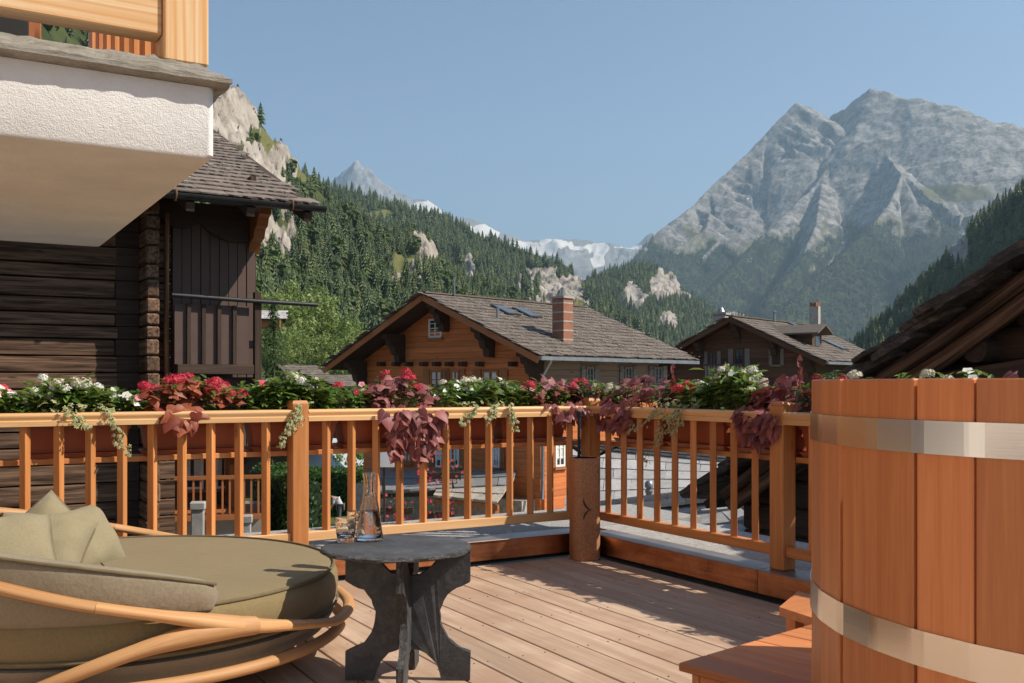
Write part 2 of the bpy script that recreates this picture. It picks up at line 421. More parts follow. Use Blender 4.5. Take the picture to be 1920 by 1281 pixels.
M['needle2'] = leafmat('paler_conifer_needles', (.040, .075, .024), (.135, .172, .055), .2, .6)  # lighter needle colour given to some of the spruces
M['needle3'] = leafmat('yellow_green_larch', (.060, .092, .026), (.165, .195, .06), .22, .6)
M['needlefar'] = leafmat('far_conifer_needles', (.012, .027, .017), (.034, .058, .028), .05, .7)
M['birch'] = leafmat('pale_tree_leaves', (.10, .145, .035), (.27, .34, .115), .32, .55)
M['grovegreen'] = leafmat('leafy_tree_green', (.030, .062, .016), (.10, .15, .04), .25, .55)
M['hedge'] = leafmat('hedge_leaves', (.012, .045, .012), (.05, .13, .025), .2, .5)
M['bark'] = plain('tree_bark', (.09, .065, .05), .9, .35, 4, .8, 12)
# ------------------------------------------------------------------ ground, hills, mountains
def grid_obj(name, P, nu, nv, mat, attrs=None, kind='structure', label=None, smooth=True):
    """P: (nu*nv,3) array, index i*nv+j"""
    me = bpy.data.meshes.new(name); n = nu*nv
    I, J = np.meshgrid(np.arange(nu-1), np.arange(nv-1), indexing='ij'); q = (I*nv+J).ravel()
    fc = np.stack([q, q+nv, q+nv+1, q+1], 1).astype(np.int32)
    me.vertices.add(n); me.vertices.foreach_set('co', P.astype(np.float32).ravel())
    me.loops.add(len(fc)*4); me.loops.foreach_set('vertex_index', fc.ravel())
    me.polygons.add(len(fc)); me.polygons.foreach_set('loop_start', np.arange(0, len(fc)*4, 4, dtype=np.int32)); me.polygons.foreach_set('loop_total', np.full(len(fc), 4, dtype=np.int32))
    me.materials.append(mat); me.update(calc_edges=True); me.validate()
    if smooth: me.polygons.foreach_set('use_smooth', [True]*len(me.polygons))
    for k, v in (attrs or {}).items():
        a = me.attributes.new(k, 'FLOAT', 'POINT'); a.data.foreach_set('value', v.astype(np.float32).ravel())
    o = inst(me, name); tag(o, label, kind=kind); return o
def camxy(lat, d):
    return CAMX+FWD.x*d+RGT.x*lat, CAMY+FWD.y*d+RGT.y*lat
def terrain_mat(name, floor_a, floor_b, rock_a, rock_b, nsc, rsc, bs=1.0, bd=10.0, dk=.45, rw=.13, snow=True, gcol=(.135, .135, .052)):
    t = NT(name); g = t.n('ShaderNodeTexCoord').outputs['Object']
    n1 = t.noise(g, nsc, 6, .62); n2 = t.noise(g, rsc, 8, .7, .5); n3 = t.noise(t.mapping(g, (1, 1, .35)), rsc*4, 6, .7)
    fl = t.ramp(n1, [(.32, floor_a), (.68, floor_b)])
    f2 = t.math('ADD', t.math('MULTIPLY', n2, .6), t.math('MULTIPLY', n3, .4))
    rk = t.ramp(f2, [(.5-rw*1.2, tuple(q*dk for q in rock_a)), (.5-rw*.3, rock_a), (.5+rw, rock_b)])
    ra = t.math('ADD', t.attr('rock', 'Fac'), t.math('MULTIPLY', t.math('SUBTRACT', n2, .5), .9))
    c = t.mix(t.ramp(ra, [(.40, (0, 0, 0)), (.56, (1, 1, 1))]), fl, rk)
    ga = t.math('ADD', t.attr('grass', 'Fac'), t.math('MULTIPLY', t.math('SUBTRACT', n3, .5), .8))
    c = t.mix(t.ramp(ga, [(.42, (0, 0, 0)), (.6, (1, 1, 1))]), c, gcol)
    if snow:
        sa = t.math('ADD', t.attr('snow', 'Fac'), t.math('MULTIPLY', t.math('SUBTRACT', n3, .5), .7))
        c = t.mix(t.ramp(sa, [(.46, (0, 0, 0)), (.56, (1, 1, 1))]), c, (.66, .645, .62))
    t.bump(f2, bs, bd); return t.set(c, .95, spec=.1)
M['hill_near'] = terrain_mat('wooded_hillside', (.030, .042, .016), (.085, .10, .035), (.27, .235, .20), (.46, .42, .37), .02, .035, 1.0, 3.0)
M['hill_mid'] = terrain_mat('distant_wooded_hillside', (.030, .045, .020), (.06, .08, .03), (.25, .225, .195), (.44, .40, .36), .01, .02, 1.0, 5.0)
M['mount'] = terrain_mat('alpine_rock', (.036, .050, .026), (.070, .085, .042), (.165, .160, .152), (.315, .304, .288), .004, .012, .8, 8.0, dk=.55, rw=.075, gcol=(.125, .122, .068))
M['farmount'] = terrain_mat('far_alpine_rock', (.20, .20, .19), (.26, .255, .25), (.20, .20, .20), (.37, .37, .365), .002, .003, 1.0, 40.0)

def fract(P, sc, octv=5, seed=0.0, H_=1.0):
    return np.array([noise.fractal((p[0]*sc+seed, p[1]*sc-seed, p[2]*sc if len(p) > 2 else seed), H_, 2.0, octv) for p in P])
def ridged(P, sc, octv=5, seed=0.0):
    return np.array([noise.ridged_multi_fractal((p[0]*sc+seed, p[1]*sc-seed, seed), .9, 2.1, octv, 1.0, 2.0) for p in P])

FOREST = {}
def hill(name, label, sky, d0, z0, nA, nT, amp, nsc, mat, pw=1.25, rocks=(), grass=(), snow=(), back=.35, seed=1.0, rough=None, rockamp=10.0):
    S = np.array(sky, float); U = np.linspace(S[0, 0], S[-1, 0], nA)
    V = np.interp(U, S[:, 0], S[:, 1]); D = np.interp(U, S[:, 0], S[:, 2])
    D0 = np.interp(U, [S[0, 0], S[-1, 0]], d0) if not callable(d0) else d0(U)
    T = np.concatenate([np.linspace(0, 1, nT), 1+np.linspace(0, back, max(6, nT//6))[1:]]); nv = len(T)
    E = H+(HY-V)/F*D
    d = D0[:, None]+(D-D0)[:, None]*T[None, :]
    sh = np.where(T <= 1, T**pw, 1-(np.maximum(T-1, 0)/back)**1.5*.9)
    z = z0+(E-z0)[:, None]*sh[None, :]
    lat = ((U-960)/F)[:, None]*d
    X, Y = camxy(lat, d); P = np.stack([X.ravel(), Y.ravel(), z.ravel()], 1)
    env = np.minimum(1, T/.12)[None, :]*np.where(T < .9, 1, np.maximum(.25, 1-np.abs(T-1)*0-.75*np.clip((T-.9)/.1, 0, 1)))[None, :]
    n = ridged(P, nsc, 5, seed)-1.0; n2 = fract(P, nsc*5, 4, seed+3)
    dz = (n*amp).reshape(nA, nv)*env+(n2*amp*.18).reshape(nA, nv)*np.minimum(1, T/.1)[None, :]
    z = z+dz
    vv = HY-F*(z-H)/d; uu = np.repeat(U[:, None], nv, 1)
    nn = fract(np.stack([uu.ravel()/40, vv.ravel()/40], 1), 1.0, 4, seed+9).reshape(nA, nv)
    n5 = fract(np.stack([uu.ravel()/11, vv.ravel()/16], 1), 1.0, 3, seed+2).reshape(nA, nv)
    def mask(patches, soft=.3):
        m = np.zeros((nA, nv))
        for (cu, cv, ru, rv) in patches:
            q = np.sqrt(((uu-cu)/ru)**2+((vv-cv)/rv)**2)+nn*.7+n5*.35
            m = np.maximum(m, np.clip((1.15-q)/soft, 0, 1))
        return m*(T <= 1.02)[None, :]
    rk = mask(rocks); gr = mask(grass); sn = mask(snow)
    rn_ = ridged(P, nsc*9, 5, seed+5).reshape(nA, nv); rn_ -= rn_.mean(); rn_ += .5*fract(P, nsc*30, 3, seed).reshape(nA, nv)
    z = z+rk*rn_*rockamp
    P[:, 2] = z.ravel()
    o = grid_obj(name, P, nA, nv, mat, dict(rock=rk, grass=gr, snow=sn), label=label, smooth=False)
    FOREST[name+label] = dict(P=P.reshape(nA, nv, 3), rk=rk, gr=gr, T=T, nT=nT, uu=uu, vv=vv, D=d)
    return o
# ground sheet to the horizon
rs = np.concatenate([np.linspace(0, 60, 16), np.linspace(75, 300, 16), np.geomspace(400, 40000, 14)]); na = 72
th = np.linspace(0, 2*math.pi, na)
zr = np.interp(rs, [0, 60, 260, 600, 40000], [-5.5, -5.5, -13.5, -15, -15])
Pg = np.stack([(CAMX+rs[:, None]*np.cos(th)[None, :]).ravel(), (CAMY+rs[:, None]*np.sin(th)[None, :]).ravel(), np.repeat(zr[:, None], na, 1).ravel()], 1)
tg = NT('meadow_ground'); gg = tg.n('ShaderNodeTexCoord').outputs['Object']
tg.set(tg.ramp(tg.noise(gg, .15, 6, .65), [(.3, (.045, .06, .02)), (.55, (.09, .10, .035)), (.75, (.14, .125, .07))]), .95, spec=.1); tg.bump(tg.noise(gg, 3, 5, .6), .6, .1)
grid_obj('ground', Pg, len(rs), na, tg.m, label='village ground and valley floor')
lane = MB(); c0 = px(760, 1000, 24); lane.box((c0.x, c0.y, -5.496), (60, 34, .03), rot=(0, 0, -YAW)); M['lane'] = plain('pale_gravel_lane', (.36, .33, .29), .95, .3, .6, .4, 8)
tag(lane.build('village_lane', M['lane']), 'pale gravel lane and yard between the houses, added to bounce light', kind='structure')  # pale sheet added so more sunlight bounces up onto the chalet gable

hill('hillside', 'near rocky wooded slope on the left', [(-300, -500, 620), (100, -160, 660), (330, 80, 720), (400, 160, 760), (432, 180, 780), (450, 196, 795), (470, 222, 820), (500, 262, 860), (530, 292, 900), (560, 326, 950), (600, 366, 1000),
     (660, 405, 1060), (720, 432, 1100), (770, 436, 1120), (800, 446, 1130), (830, 500, 1130), (880, 545, 1120), (960, 585, 1050), (1100, 650, 900)], (150, 330), -14, 380, 170, 26, .0042, M['hill_near'], 1.15,
     rocks=[(440, 225, 60, 75), (520, 440, 50, 45), (560, 345, 22, 26), (480, 330, 60, 60), (795, 480, 30, 46), (755, 508, 34, 20), (540, 300, 30, 30)], grass=[(560, 335, 22, 14), (505, 262, 22, 18), (750, 500, 24, 10)], seed=1.3, rockamp=12)
hill('hillside', 'higher forested slope behind the near hill', [(420, 250, 1850), (540, 310, 1900), (585, 322, 1930), (600, 335, 1950), (660, 358, 2000), (720, 375, 2050), (780, 398, 2100), (850, 418, 2100), (900, 440, 2050), (960, 458, 1980), (1010, 474, 1920), (1060, 494, 1850), (1085, 518, 1800), (1110, 548, 1700), (1180, 610, 1600), (1260, 680, 1500)],
     (900, 1000), -14, 300, 110, 34, .0024, M['hill_mid'], 1.1, rocks=[(1045, 545, 62, 38), (880, 520, 10, 34), (1095, 575, 20, 16), (1010, 520, 25, 20)], grass=[(715, 402, 22, 9), (600, 335, 26, 7), (1080, 580, 30, 8)], seed=4.1, rockamp=16)
hill('hillside', 'wooded ridge with pale crags in the middle of the valley', [(1000, 640, 2500), (1050, 562, 2550), (1090, 527, 2600), (1130, 512, 2600), (1200, 498, 2650), (1245, 510, 2650), (1290, 548, 2600), (1340, 582, 2550), (1390, 590, 2500), (1430, 606, 2450), (1520, 640, 2400), (1640, 690, 2300)],
     (1500, 1500), -14, 260, 90, 24, .0022, M['hill_mid'], 1.05, rocks=[(1255, 534, 34, 24), (1190, 556, 20, 22), (1385, 582, 38, 13), (1255, 598, 16, 12), (1190, 608, 8, 8)], seed=7.7, rockamp=16)
hill('hillside', 'dark shaded wooded slope at the right edge', [(1480, 760, 1500), (1560, 700, 1450), (1600, 664, 1400), (1640, 622, 1350), (1700, 560, 1280), (1740, 528, 1250), (1770, 500, 1230), (1785, 470, 1220), (1805, 455, 1200), (1830, 432, 1180), (1870, 396, 1150), (1920, 356, 1120), (2000, 280, 1050), (2300, 60, 900)],
     (700, 300), -14, 220, 80, 20, .004, M['hill_near'], 1.0, rocks=[(1800, 480, 20, 40)], seed=9.2)

# the big twin-peaked mountain: ridges as polylines, faces fall away on both sides
def ridge_mountain():
    rd = []
    def R_(pts, k, ns=1.0): rd.append(([(((u-960)/F*d*1000), d*1000, H+(HY-v)/F*d*1000) for u, v, d in pts], k))
    R_([(1490, 193, 7.2), (1440, 245, 7.1), (1400, 288, 7.0), (1330, 352, 6.75), (1300, 385, 6.6), (1240, 428, 6.3), (1190, 482, 6.0), (1150, 525, 5.8), (1060, 600, 5.5)], .95)
    R_([(1490, 193, 7.2), (1507, 196, 7.24), (1520, 207, 7.3), (1536, 216, 7.36), (1549, 232, 7.4), (1560, 214, 7.42), (1580, 205, 7.35), (1600, 188, 7.2), (1617, 174, 7.1), (1630, 164, 7.0)], 1.15)
    R_([(1630, 164, 7.0), (1640, 172, 7.05), (1662, 188, 7.2), (1672, 182, 7.4), (1690, 192, 7.35), (1715, 203, 7.35), (1740, 211, 7.4), (1768, 206, 7.45), (1790, 216, 7.5), (1815, 219, 7.5), (1850, 236, 7.55), (1880, 247, 7.6), (1920, 265, 7.65), (2050, 330, 7.8), (2300, 450, 8)], .80)
    R_([(1630, 164, 7.0), (1629, 205, 6.88), (1606, 246, 6.75), (1596, 270, 6.66), (1560, 300, 6.5), (1530, 345, 6.3), (1480, 392, 6.1), (1420, 452, 5.75), (1350, 525, 5.3), (1290, 580, 4.9)], .92)
    R_([(1490, 193, 7.2), (1493, 225, 7.05), (1480, 262, 6.95), (1470, 300, 6.8), (1440, 345, 6.6)], 1.1)
    R_([(1300, 385, 6.6), (1330, 400, 6.45), (1325, 425, 6.3), (1290, 450, 6.1), (1240, 490, 5.8)], .95)
    R_([(1640, 235, 6.75), (1655, 280, 6.4), (1690, 326, 5.75), (1672, 372, 5.5), (1625, 435, 5.15), (1550, 505, 4.8), (1480, 570, 4.4), (1420, 630, 4.0)], .86)
    R_([(1690, 326, 5.75), (1730, 346, 5.75), (1790, 352, 5.8), (1840, 360, 5.85), (1890, 372, 5.9), (1960, 380, 6.0)], .62)
    R_([(1868, 380, 5.85), (1835, 430, 5.4), (1780, 490, 5.0), (1700, 570, 4.5), (1620, 640, 4.0)], .75)
    R_([(1540, 345, 6.25), (1530, 420, 5.7), (1500, 490, 5.2), (1440, 560, 4.7)], .8)
    R_([(1740, 211, 7.4), (1760, 260, 6.9), (1800, 310, 6.4), (1850, 350, 6.0)], .7)
    R_([(1850, 236, 7.55), (1870, 290, 7.0), (1900, 340, 6.5)], .7)
    nA, nD = 520, 400
    U = np.linspace(1000, 2120, nA); D = np.concatenate([np.linspace(2600, 7900, nD-20), np.linspace(7950, 10500, 20)])
    lat = ((U-960)/F)[:, None]*D[None, :]; d = np.repeat(D[None, :], nA, 0)
    X, Y = camxy(lat, d); P = np.stack([X.ravel(), Y.ravel(), np.zeros(nA*nD)], 1)
    wx = fract(P, .0016, 4, 2.0).reshape(nA, nD)*90; wy = fract(P, .0016, 4, 8.0).reshape(nA, nD)*90
    h = np.full((nA, nD), -40.0); near = np.full((nA, nD), 9e3); along = np.zeros((nA, nD))
    for ri, (pts, k) in enumerate(rd):
        cum = 0.0
        for a, b in zip(pts[:-1], pts[1:]):
            ax, ay, az = a; bx, by, bz = b; dx, dy = bx-ax, by-ay; L2 = dx*dx+dy*dy
            t = np.clip(((lat-ax)*dx+(d-ay)*dy)/L2, 0, 1); dist = np.hypot(lat-ax-t*dx, d-ay-t*dy)
            ww = np.clip(dist/350, 0, 1); t2 = np.clip(((lat+wx*ww-ax)*dx+(d+wy*ww-ay)*dy)/L2, 0, 1)
            dist2 = np.hypot(lat+wx*ww-ax-t2*dx, d+wy*ww-ay-t2*dy)
            ddx = (lat-ax-t*dx)/(dist+1); ddy = (d-ay-t*dy)/(dist+1); away = -.99*ddx+.14*ddy
            hh = az+(bz-az)*t2-k*(1+.55*np.clip(away, -.7, 1))*dist2*(1-.10*np.clip(dist2/1500, 0, 1)); up = hh > h; h = np.maximum(h, hh); near = np.where(up, dist, near); along = np.where(up, (cum+t2*math.sqrt(L2)+ri*3.7e3), along); cum += math.sqrt(L2)
    gul = np.array([noise.ridged_multi_fractal((a/210, b/900, 3.1), .8, 2.1, 5, 1.0, 2.0) for a, b in zip(along.ravel(), near.ravel())]).reshape(nA, nD)-1.05
    gu2 = np.array([noise.ridged_multi_fractal((a/70, b/520, 7.1), .8, 2.2, 4, 1.0, 2.0) for a, b in zip(along.ravel(), near.ravel())]).reshape(nA, nD)-1.05
    r1 = ridged(P, .0030, 6, 3.3).reshape(nA, nD)-1.0; r2 = fract(P, .009, 5, 5.5).reshape(nA, nD)
    r4 = ridged(P, .011, 4, 7.9).reshape(nA, nD)-1.0
    gul = gul-np.percentile(gul, 80); gu2 = gu2-np.percentile(gu2, 80); r1 = r1-np.percentile(r1, 80); r4 = r4-np.percentile(r4, 75)
    alt = np.clip((h+30)/900, 0, 1)
    z = h+r1*(6+8*alt)*np.clip(near/250, .1, 1)+r2*(3+4*alt)+gul*(16+42*alt)*np.clip(near/200, .03, 1)+gu2*(5+15*alt)*np.clip(near/120, .15, 1)+r4*(3+5*alt)
    z = np.maximum(z, -18+np.clip(r2, -.5, .5)*2)
    vv = HY-F*(z-H)/d; uu = np.repeat(U[:, None], nD, 1)
    nn = fract(np.stack([uu.ravel()/60, vv.ravel()/60], 1), 1.0, 5, 1.0).reshape(nA, nD)
    n3 = fract(np.stack([uu.ravel()/14, vv.ravel()/30], 1), 1.0, 4, 6.0).reshape(nA, nD)
    line = 740+nn*200+n3*70                       # tree line height, ragged
    rock = np.clip((z-line)/160, 0, 1)
    grassy = np.clip(1-np.abs(z-line-120)/190, 0, 1)*.75
    sh = np.clip(1-np.hypot((uu-1790)/120, (vv-362)/26), 0, 1)*1.3
    scree = np.zeros_like(z)
    for path in ([(1570, 395), (1588, 440), (1580, 470), (1555, 498)], [(1520, 400), (1515, 450), (1500, 480), (1470, 520)], [(1370, 430), (1340, 465), (1320, 485)], [(1405, 400), (1350, 440)]):
        for a, b in zip(path[:-1], path[1:]):
            dx, dy = b[0]-a[0], b[1]-a[1]; t = np.clip(((uu-a[0])*dx+(vv-a[1])*dy)/(dx*dx+dy*dy), 0, 1)
            scree = np.maximum(scree, np.clip(1.3-np.hypot(uu-a[0]-t*dx, vv-a[1]-t*dy)/5, 0, 1))
    rock = np.maximum(rock, scree)
    for (cu, cv, ru, rv) in ((1515, 450, 22, 40), (1840, 430, 45, 40), (1470, 400, 30, 30)):
        rock = np.maximum(rock, np.clip(1.2-np.hypot((uu-cu)/ru, (vv-cv)/rv)+nn*.5, 0, 1))
    P[:, 2] = z.ravel()
    o = grid_obj('mountain', P, nA, nD, M['mount'], dict(rock=rock, grass=np.maximum(grassy*.8*(1-scree), sh), snow=np.clip(1.2-np.hypot((uu-1402)/12, (vv-372)/5), 0, 1)*.6), smooth=False, label='grey twin-peaked rocky mountain above the valley')
    FOREST['big'] = dict(P=P.reshape(nA, nD, 3), rk=np.maximum(rock, sh), gr=grassy*0, T=np.linspace(0, .9, nD), nT=nD-30, uu=uu, vv=vv, D=d)
ridge_mountain()
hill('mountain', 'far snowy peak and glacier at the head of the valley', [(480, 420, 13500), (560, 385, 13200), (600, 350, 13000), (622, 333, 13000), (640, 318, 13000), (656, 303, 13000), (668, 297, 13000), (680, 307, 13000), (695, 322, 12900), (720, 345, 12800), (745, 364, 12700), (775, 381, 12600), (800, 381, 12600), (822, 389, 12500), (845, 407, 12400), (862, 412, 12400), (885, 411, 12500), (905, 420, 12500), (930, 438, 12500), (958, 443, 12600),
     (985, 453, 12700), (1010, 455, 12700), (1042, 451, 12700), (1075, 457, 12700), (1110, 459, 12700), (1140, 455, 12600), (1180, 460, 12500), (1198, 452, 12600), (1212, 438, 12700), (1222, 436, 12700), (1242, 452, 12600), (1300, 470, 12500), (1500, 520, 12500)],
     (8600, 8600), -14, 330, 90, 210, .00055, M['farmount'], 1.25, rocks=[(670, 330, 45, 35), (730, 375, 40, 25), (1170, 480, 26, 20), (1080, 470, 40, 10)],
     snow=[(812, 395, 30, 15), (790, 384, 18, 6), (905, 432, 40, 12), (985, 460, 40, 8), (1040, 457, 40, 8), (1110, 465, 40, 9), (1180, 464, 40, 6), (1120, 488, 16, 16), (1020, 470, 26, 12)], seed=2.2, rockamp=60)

# ------------------------------------------------------------------ forests: one mass each, trees scattered by geometry nodes
def conifer_mesh(name, tiers, pts, h, rad, seed, mat, slim=1.0, trunk=True):
    rn_ = random.Random(seed); m = MB(); n = tiers
    if trunk: m.tube([(0, 0, -.03*h), (0, 0, h*.5)], [h*.016, h*.008], 5, caps=False, mi=1)
    for i in range(n):
        f = i/(n-1); z = h*(.08+.86*f**.92); r_ = rad*(1-f)**.85*rn_.uniform(.82, 1.15)+rad*.04; top = z+h*(.20-.09*f); drop = h*.045*(1-f*.5)
        vs = [(0, 0, min(top, h))]; fs = []; off = rn_.uniform(0, 6)
        for k in range(pts*2):
            a = off+math.pi*k/pts; rr_ = r_*(rn_.uniform(.8, 1.2) if k % 2 == 0 else .48)*slim
            vs.append((math.cos(a)*rr_, math.sin(a)*rr_, z-(drop if k % 2 == 0 else -drop*.6)+rn_.uniform(-.01, .01)*h))
        for k in range(pts*2): fs.append((0, 1+k, 1+(k+1) % (pts*2)))
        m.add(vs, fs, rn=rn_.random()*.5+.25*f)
    return m.mesh(name, [mat, M['bark']])
def scatter(name, label, src, n, proto_meshes, smin, smax, seed, keep=None, clump=.012):
    f = FOREST[src]; P = f['P']; rn_ = np.random.RandomState(seed); nu, nv = P.shape[:2]
    i = rn_.randint(0, nu-1, n*4); j = rn_.randint(0, f['nT']-1, n*4)
    e1_ = np.linalg.norm(P[i+1, j]-P[i, j], axis=1); e2_ = np.linalg.norm(P[i, j+1]-P[i, j], axis=1); ar = e1_*e2_
    ok = rn_.rand(n*4) < ar/np.percentile(ar, 80)
    ok &= (f['rk'][i, j] < .35+rn_.rand(n*4)*.25) & (f['gr'][i, j] < .5)
    if keep is not None: ok &= keep(f['uu'][i, j], f['vv'][i, j], f['D'][i, j], P[i, j, 2], rn_)
    i, j = i[ok][:n], j[ok][:n]; a = rn_.rand(len(i), 1); b = rn_.rand(len(i), 1)
    Q = P[i, j]*(1-a)*(1-b)+P[i+1, j]*a*(1-b)+P[i, j+1]*(1-a)*b+P[i+1, j+1]*a*b
    me = bpy.data.meshes.new(name); me.vertices.add(len(Q)); me.vertices.foreach_set('co', Q.astype(np.float32).ravel())
    at = me.attributes.new('sc', 'FLOAT', 'POINT'); at.data.foreach_set('value', ((smin*.7+(smax*1.1-smin*.7)*rn_.rand(len(Q))**1.3)).astype(np.float32))
    at = me.attributes.new('ry', 'FLOAT', 'POINT'); at.data.foreach_set('value', (rn_.rand(len(Q))*6.28).astype(np.float32))
    at = me.attributes.new('id_', 'INT', 'POINT'); at.data.foreach_set('value', rn_.randint(0, len(proto_meshes), len(Q)).astype(np.int32))
    o = inst(me, name); tag(o, label, kind='stuff')
    ng = bpy.data.node_groups.new(name, 'GeometryNodeTree')
    ng.interface.new_socket('Geometry', in_out='INPUT', socket_type='NodeSocketGeometry'); ng.interface.new_socket('Geometry', in_out='OUTPUT', socket_type='NodeSocketGeometry')
    N = ng.nodes.new; L = ng.links.new
    gi_ = N('NodeGroupInput'); go_ = N('NodeGroupOutput'); ip = N('GeometryNodeInstanceOnPoints'); g2i = N('GeometryNodeGeometryToInstance')
    for mh in proto_meshes[::-1]:
        po_ = bpy.data.objects.new('tree_shape', mh); oi = N('GeometryNodeObjectInfo'); oi.inputs[0].default_value = po_; oi.inputs['As Instance'].default_value = True
        L(oi.outputs['Geometry'], g2i.inputs[0])
    ip.inputs['Pick Instance'].default_value = True
    def na_(nm, ty):
        q = N('GeometryNodeInputNamedAttribute'); q.data_type = ty; q.inputs[0].default_value = nm; return q.outputs[0]
    cx = N('ShaderNodeCombineXYZ'); L(na_('ry', 'FLOAT'), cx.inputs[2]); e2r = N('FunctionNodeEulerToRotation'); L(cx.outputs[0], e2r.inputs[0])
    L(gi_.outputs[0], ip.inputs['Points']); jn = N('GeometryNodeJoinGeometry')
    L(g2i.outputs[0], ip.inputs['Instance']); L(na_('id_', 'INT'), ip.inputs['Instance Index']); L(e2r.outputs[0], ip.inputs['Rotation'])
    s3 = N('ShaderNodeCombineXYZ'); [L(na_('sc', 'FLOAT'), s3.inputs[q]) for q in range(3)]; L(s3.outputs[0], ip.inputs['Scale'])
    L(ip.outputs[0], go_.inputs[0])
    md = o.modifiers.new('scatter', 'NODES'); md.node_group = ng
    return o
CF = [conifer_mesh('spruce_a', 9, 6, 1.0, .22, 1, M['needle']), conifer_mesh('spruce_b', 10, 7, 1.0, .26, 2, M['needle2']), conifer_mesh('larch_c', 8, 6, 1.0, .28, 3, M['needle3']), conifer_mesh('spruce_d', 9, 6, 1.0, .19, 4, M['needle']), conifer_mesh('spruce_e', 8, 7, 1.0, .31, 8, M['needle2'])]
def round_tree(seed, mat):
    rn_ = random.Random(seed); m = MB(); m.tube([(0, 0, -.05), (0, 0, .5)], [.02, .012], 5, caps=False, mi=1)
    for c in range(26):
        f = rn_.random(); z = .25+.6*f; r_ = .30*math.sin(math.pi*(.15+.75*(1-f)))**.6*math.sqrt(rn_.random()); a = rn_.uniform(0, 6.28); cp = Vector((r_*math.cos(a), r_*math.sin(a), z)); b = rn_.random()*.6
        for k in range(9):
            o_ = Vector((rn_.gauss(0, 1), rn_.gauss(0, 1), rn_.gauss(0, .8))).normalized()*.10; n_ = (o_.normalized()+Vector((0, 0, .4))).normalized(); x = n_.orthogonal().normalized(); y = n_.cross(x); s = rn_.uniform(.05, .10)
            m.add([cp+o_-x*s, cp+o_-y*s, cp+o_+x*s, cp+o_+y*s], [(0, 1, 2, 3)], rn=min(1, b+rn_.random()*.4))
    return m.mesh('leafy_tree', [mat, M['bark']])
RT = round_tree(1, M['grovegreen'])
CFF = [conifer_mesh('far_spruce_a', 4, 4, 1.0, .20, 5, M['needlefar'], trunk=False), conifer_mesh('far_spruce_b', 4, 4, 1.0, .23, 6, M['needlefar'], trunk=False)]
ks = list(FOREST)
scatter('forest', 'dense spruce and larch forest on the near left slope', ks[0], 6800, CF*3+[RT], 8, 17, 11, lambda u, v, d, z, r: (d > 340) & ((v > 330) | (r.rand(len(u)) < .10)))
scatter('forest', 'forest covering the higher slope behind', ks[1], 7000, CF, 13, 24, 12)
scatter('forest', 'forest on the craggy middle ridge', ks[2], 7000, CF, 12, 22, 13)
scatter('forest', 'forest on the shaded right slope', ks[3], 3600, CF, 10, 20, 14)
scatter('forest', 'forest on the lower flanks of the big mountain', 'big', 42000, CFF, 20, 36, 15, lambda u, v, d, z, r: (z > -12) & (v < 700))
# ------------------------------------------------------------------ village buildings
def ray_plane(u, v, p0, nrm):
    o = Vector((CAMX, CAMY, H)); dr = px(u, v, 1.0)-o; t = (p0-o).dot(nrm)/dr.dot(nrm); return o+dr*t
def slate_field(Mf, Lx, Ly, row, wid, th, mat, name, parent, objs=False, seed=1, jit=.3, x_of=None, lift=.0, ragged=.03):
    """slates on a plane: Mf x along the eave, y up the slope, z out of the roof"""
    rn_ = random.Random(seed); big = MB(); nrow = int(Ly/row); cache = []
    if objs:
        for q in range(8):
            m = MB(); w_, h_ = wid*(.8+.06*q), row*1.55; n = 5
            pts = [(-w_/2, h_)]+[(-w_/2+w_*i/n, rn_.uniform(-ragged, ragged)*(1 if 0 < i < n else .7)) for i in range(n+1)]+[(w_/2, h_)]
            m.prism(pts[::-1], th); cache.append((w_, m.mesh(name, mat)))
    for r_ in range(nrow):
        y0 = r_*row; x = -rn_.uniform(0, wid); lo, hi = (0, Lx) if x_of is None else x_of(y0)
        x = lo-rn_.uniform(0, wid)*.5
        while x < hi:
            if objs:
                w_, me = rn_.choice(cache)
                T = Mf @ Matrix.Translation((x+w_/2, y0+rn_.uniform(-ragged, ragged)*.6, th*.9+lift+rn_.uniform(0, th*.25))) @ Matrix.Rotation(-math.atan2(th*1.15, row), 4, 'X') @ Matrix.Rotation(rn_.uniform(-.03, .03), 4, 'Z')
                inst(me, name, parent, T); x += w_+.004
            else:
                w_ = wid*rn_.uniform(1-jit, 1+jit)
                T = Mf @ Matrix.Translation((x+w_/2, y0+row*.7+rn_.uniform(-ragged, ragged)*1.6, th*.7+lift+rn_.uniform(0, .012))) @ Matrix.Rotation(-math.atan2(th, row), 4, 'X')
                big.box((0, 0, 0), (w_*.97, row*1.4, th), M=T); x += w_
    if not objs: big.build(name, mat, parent, kind='stuff')
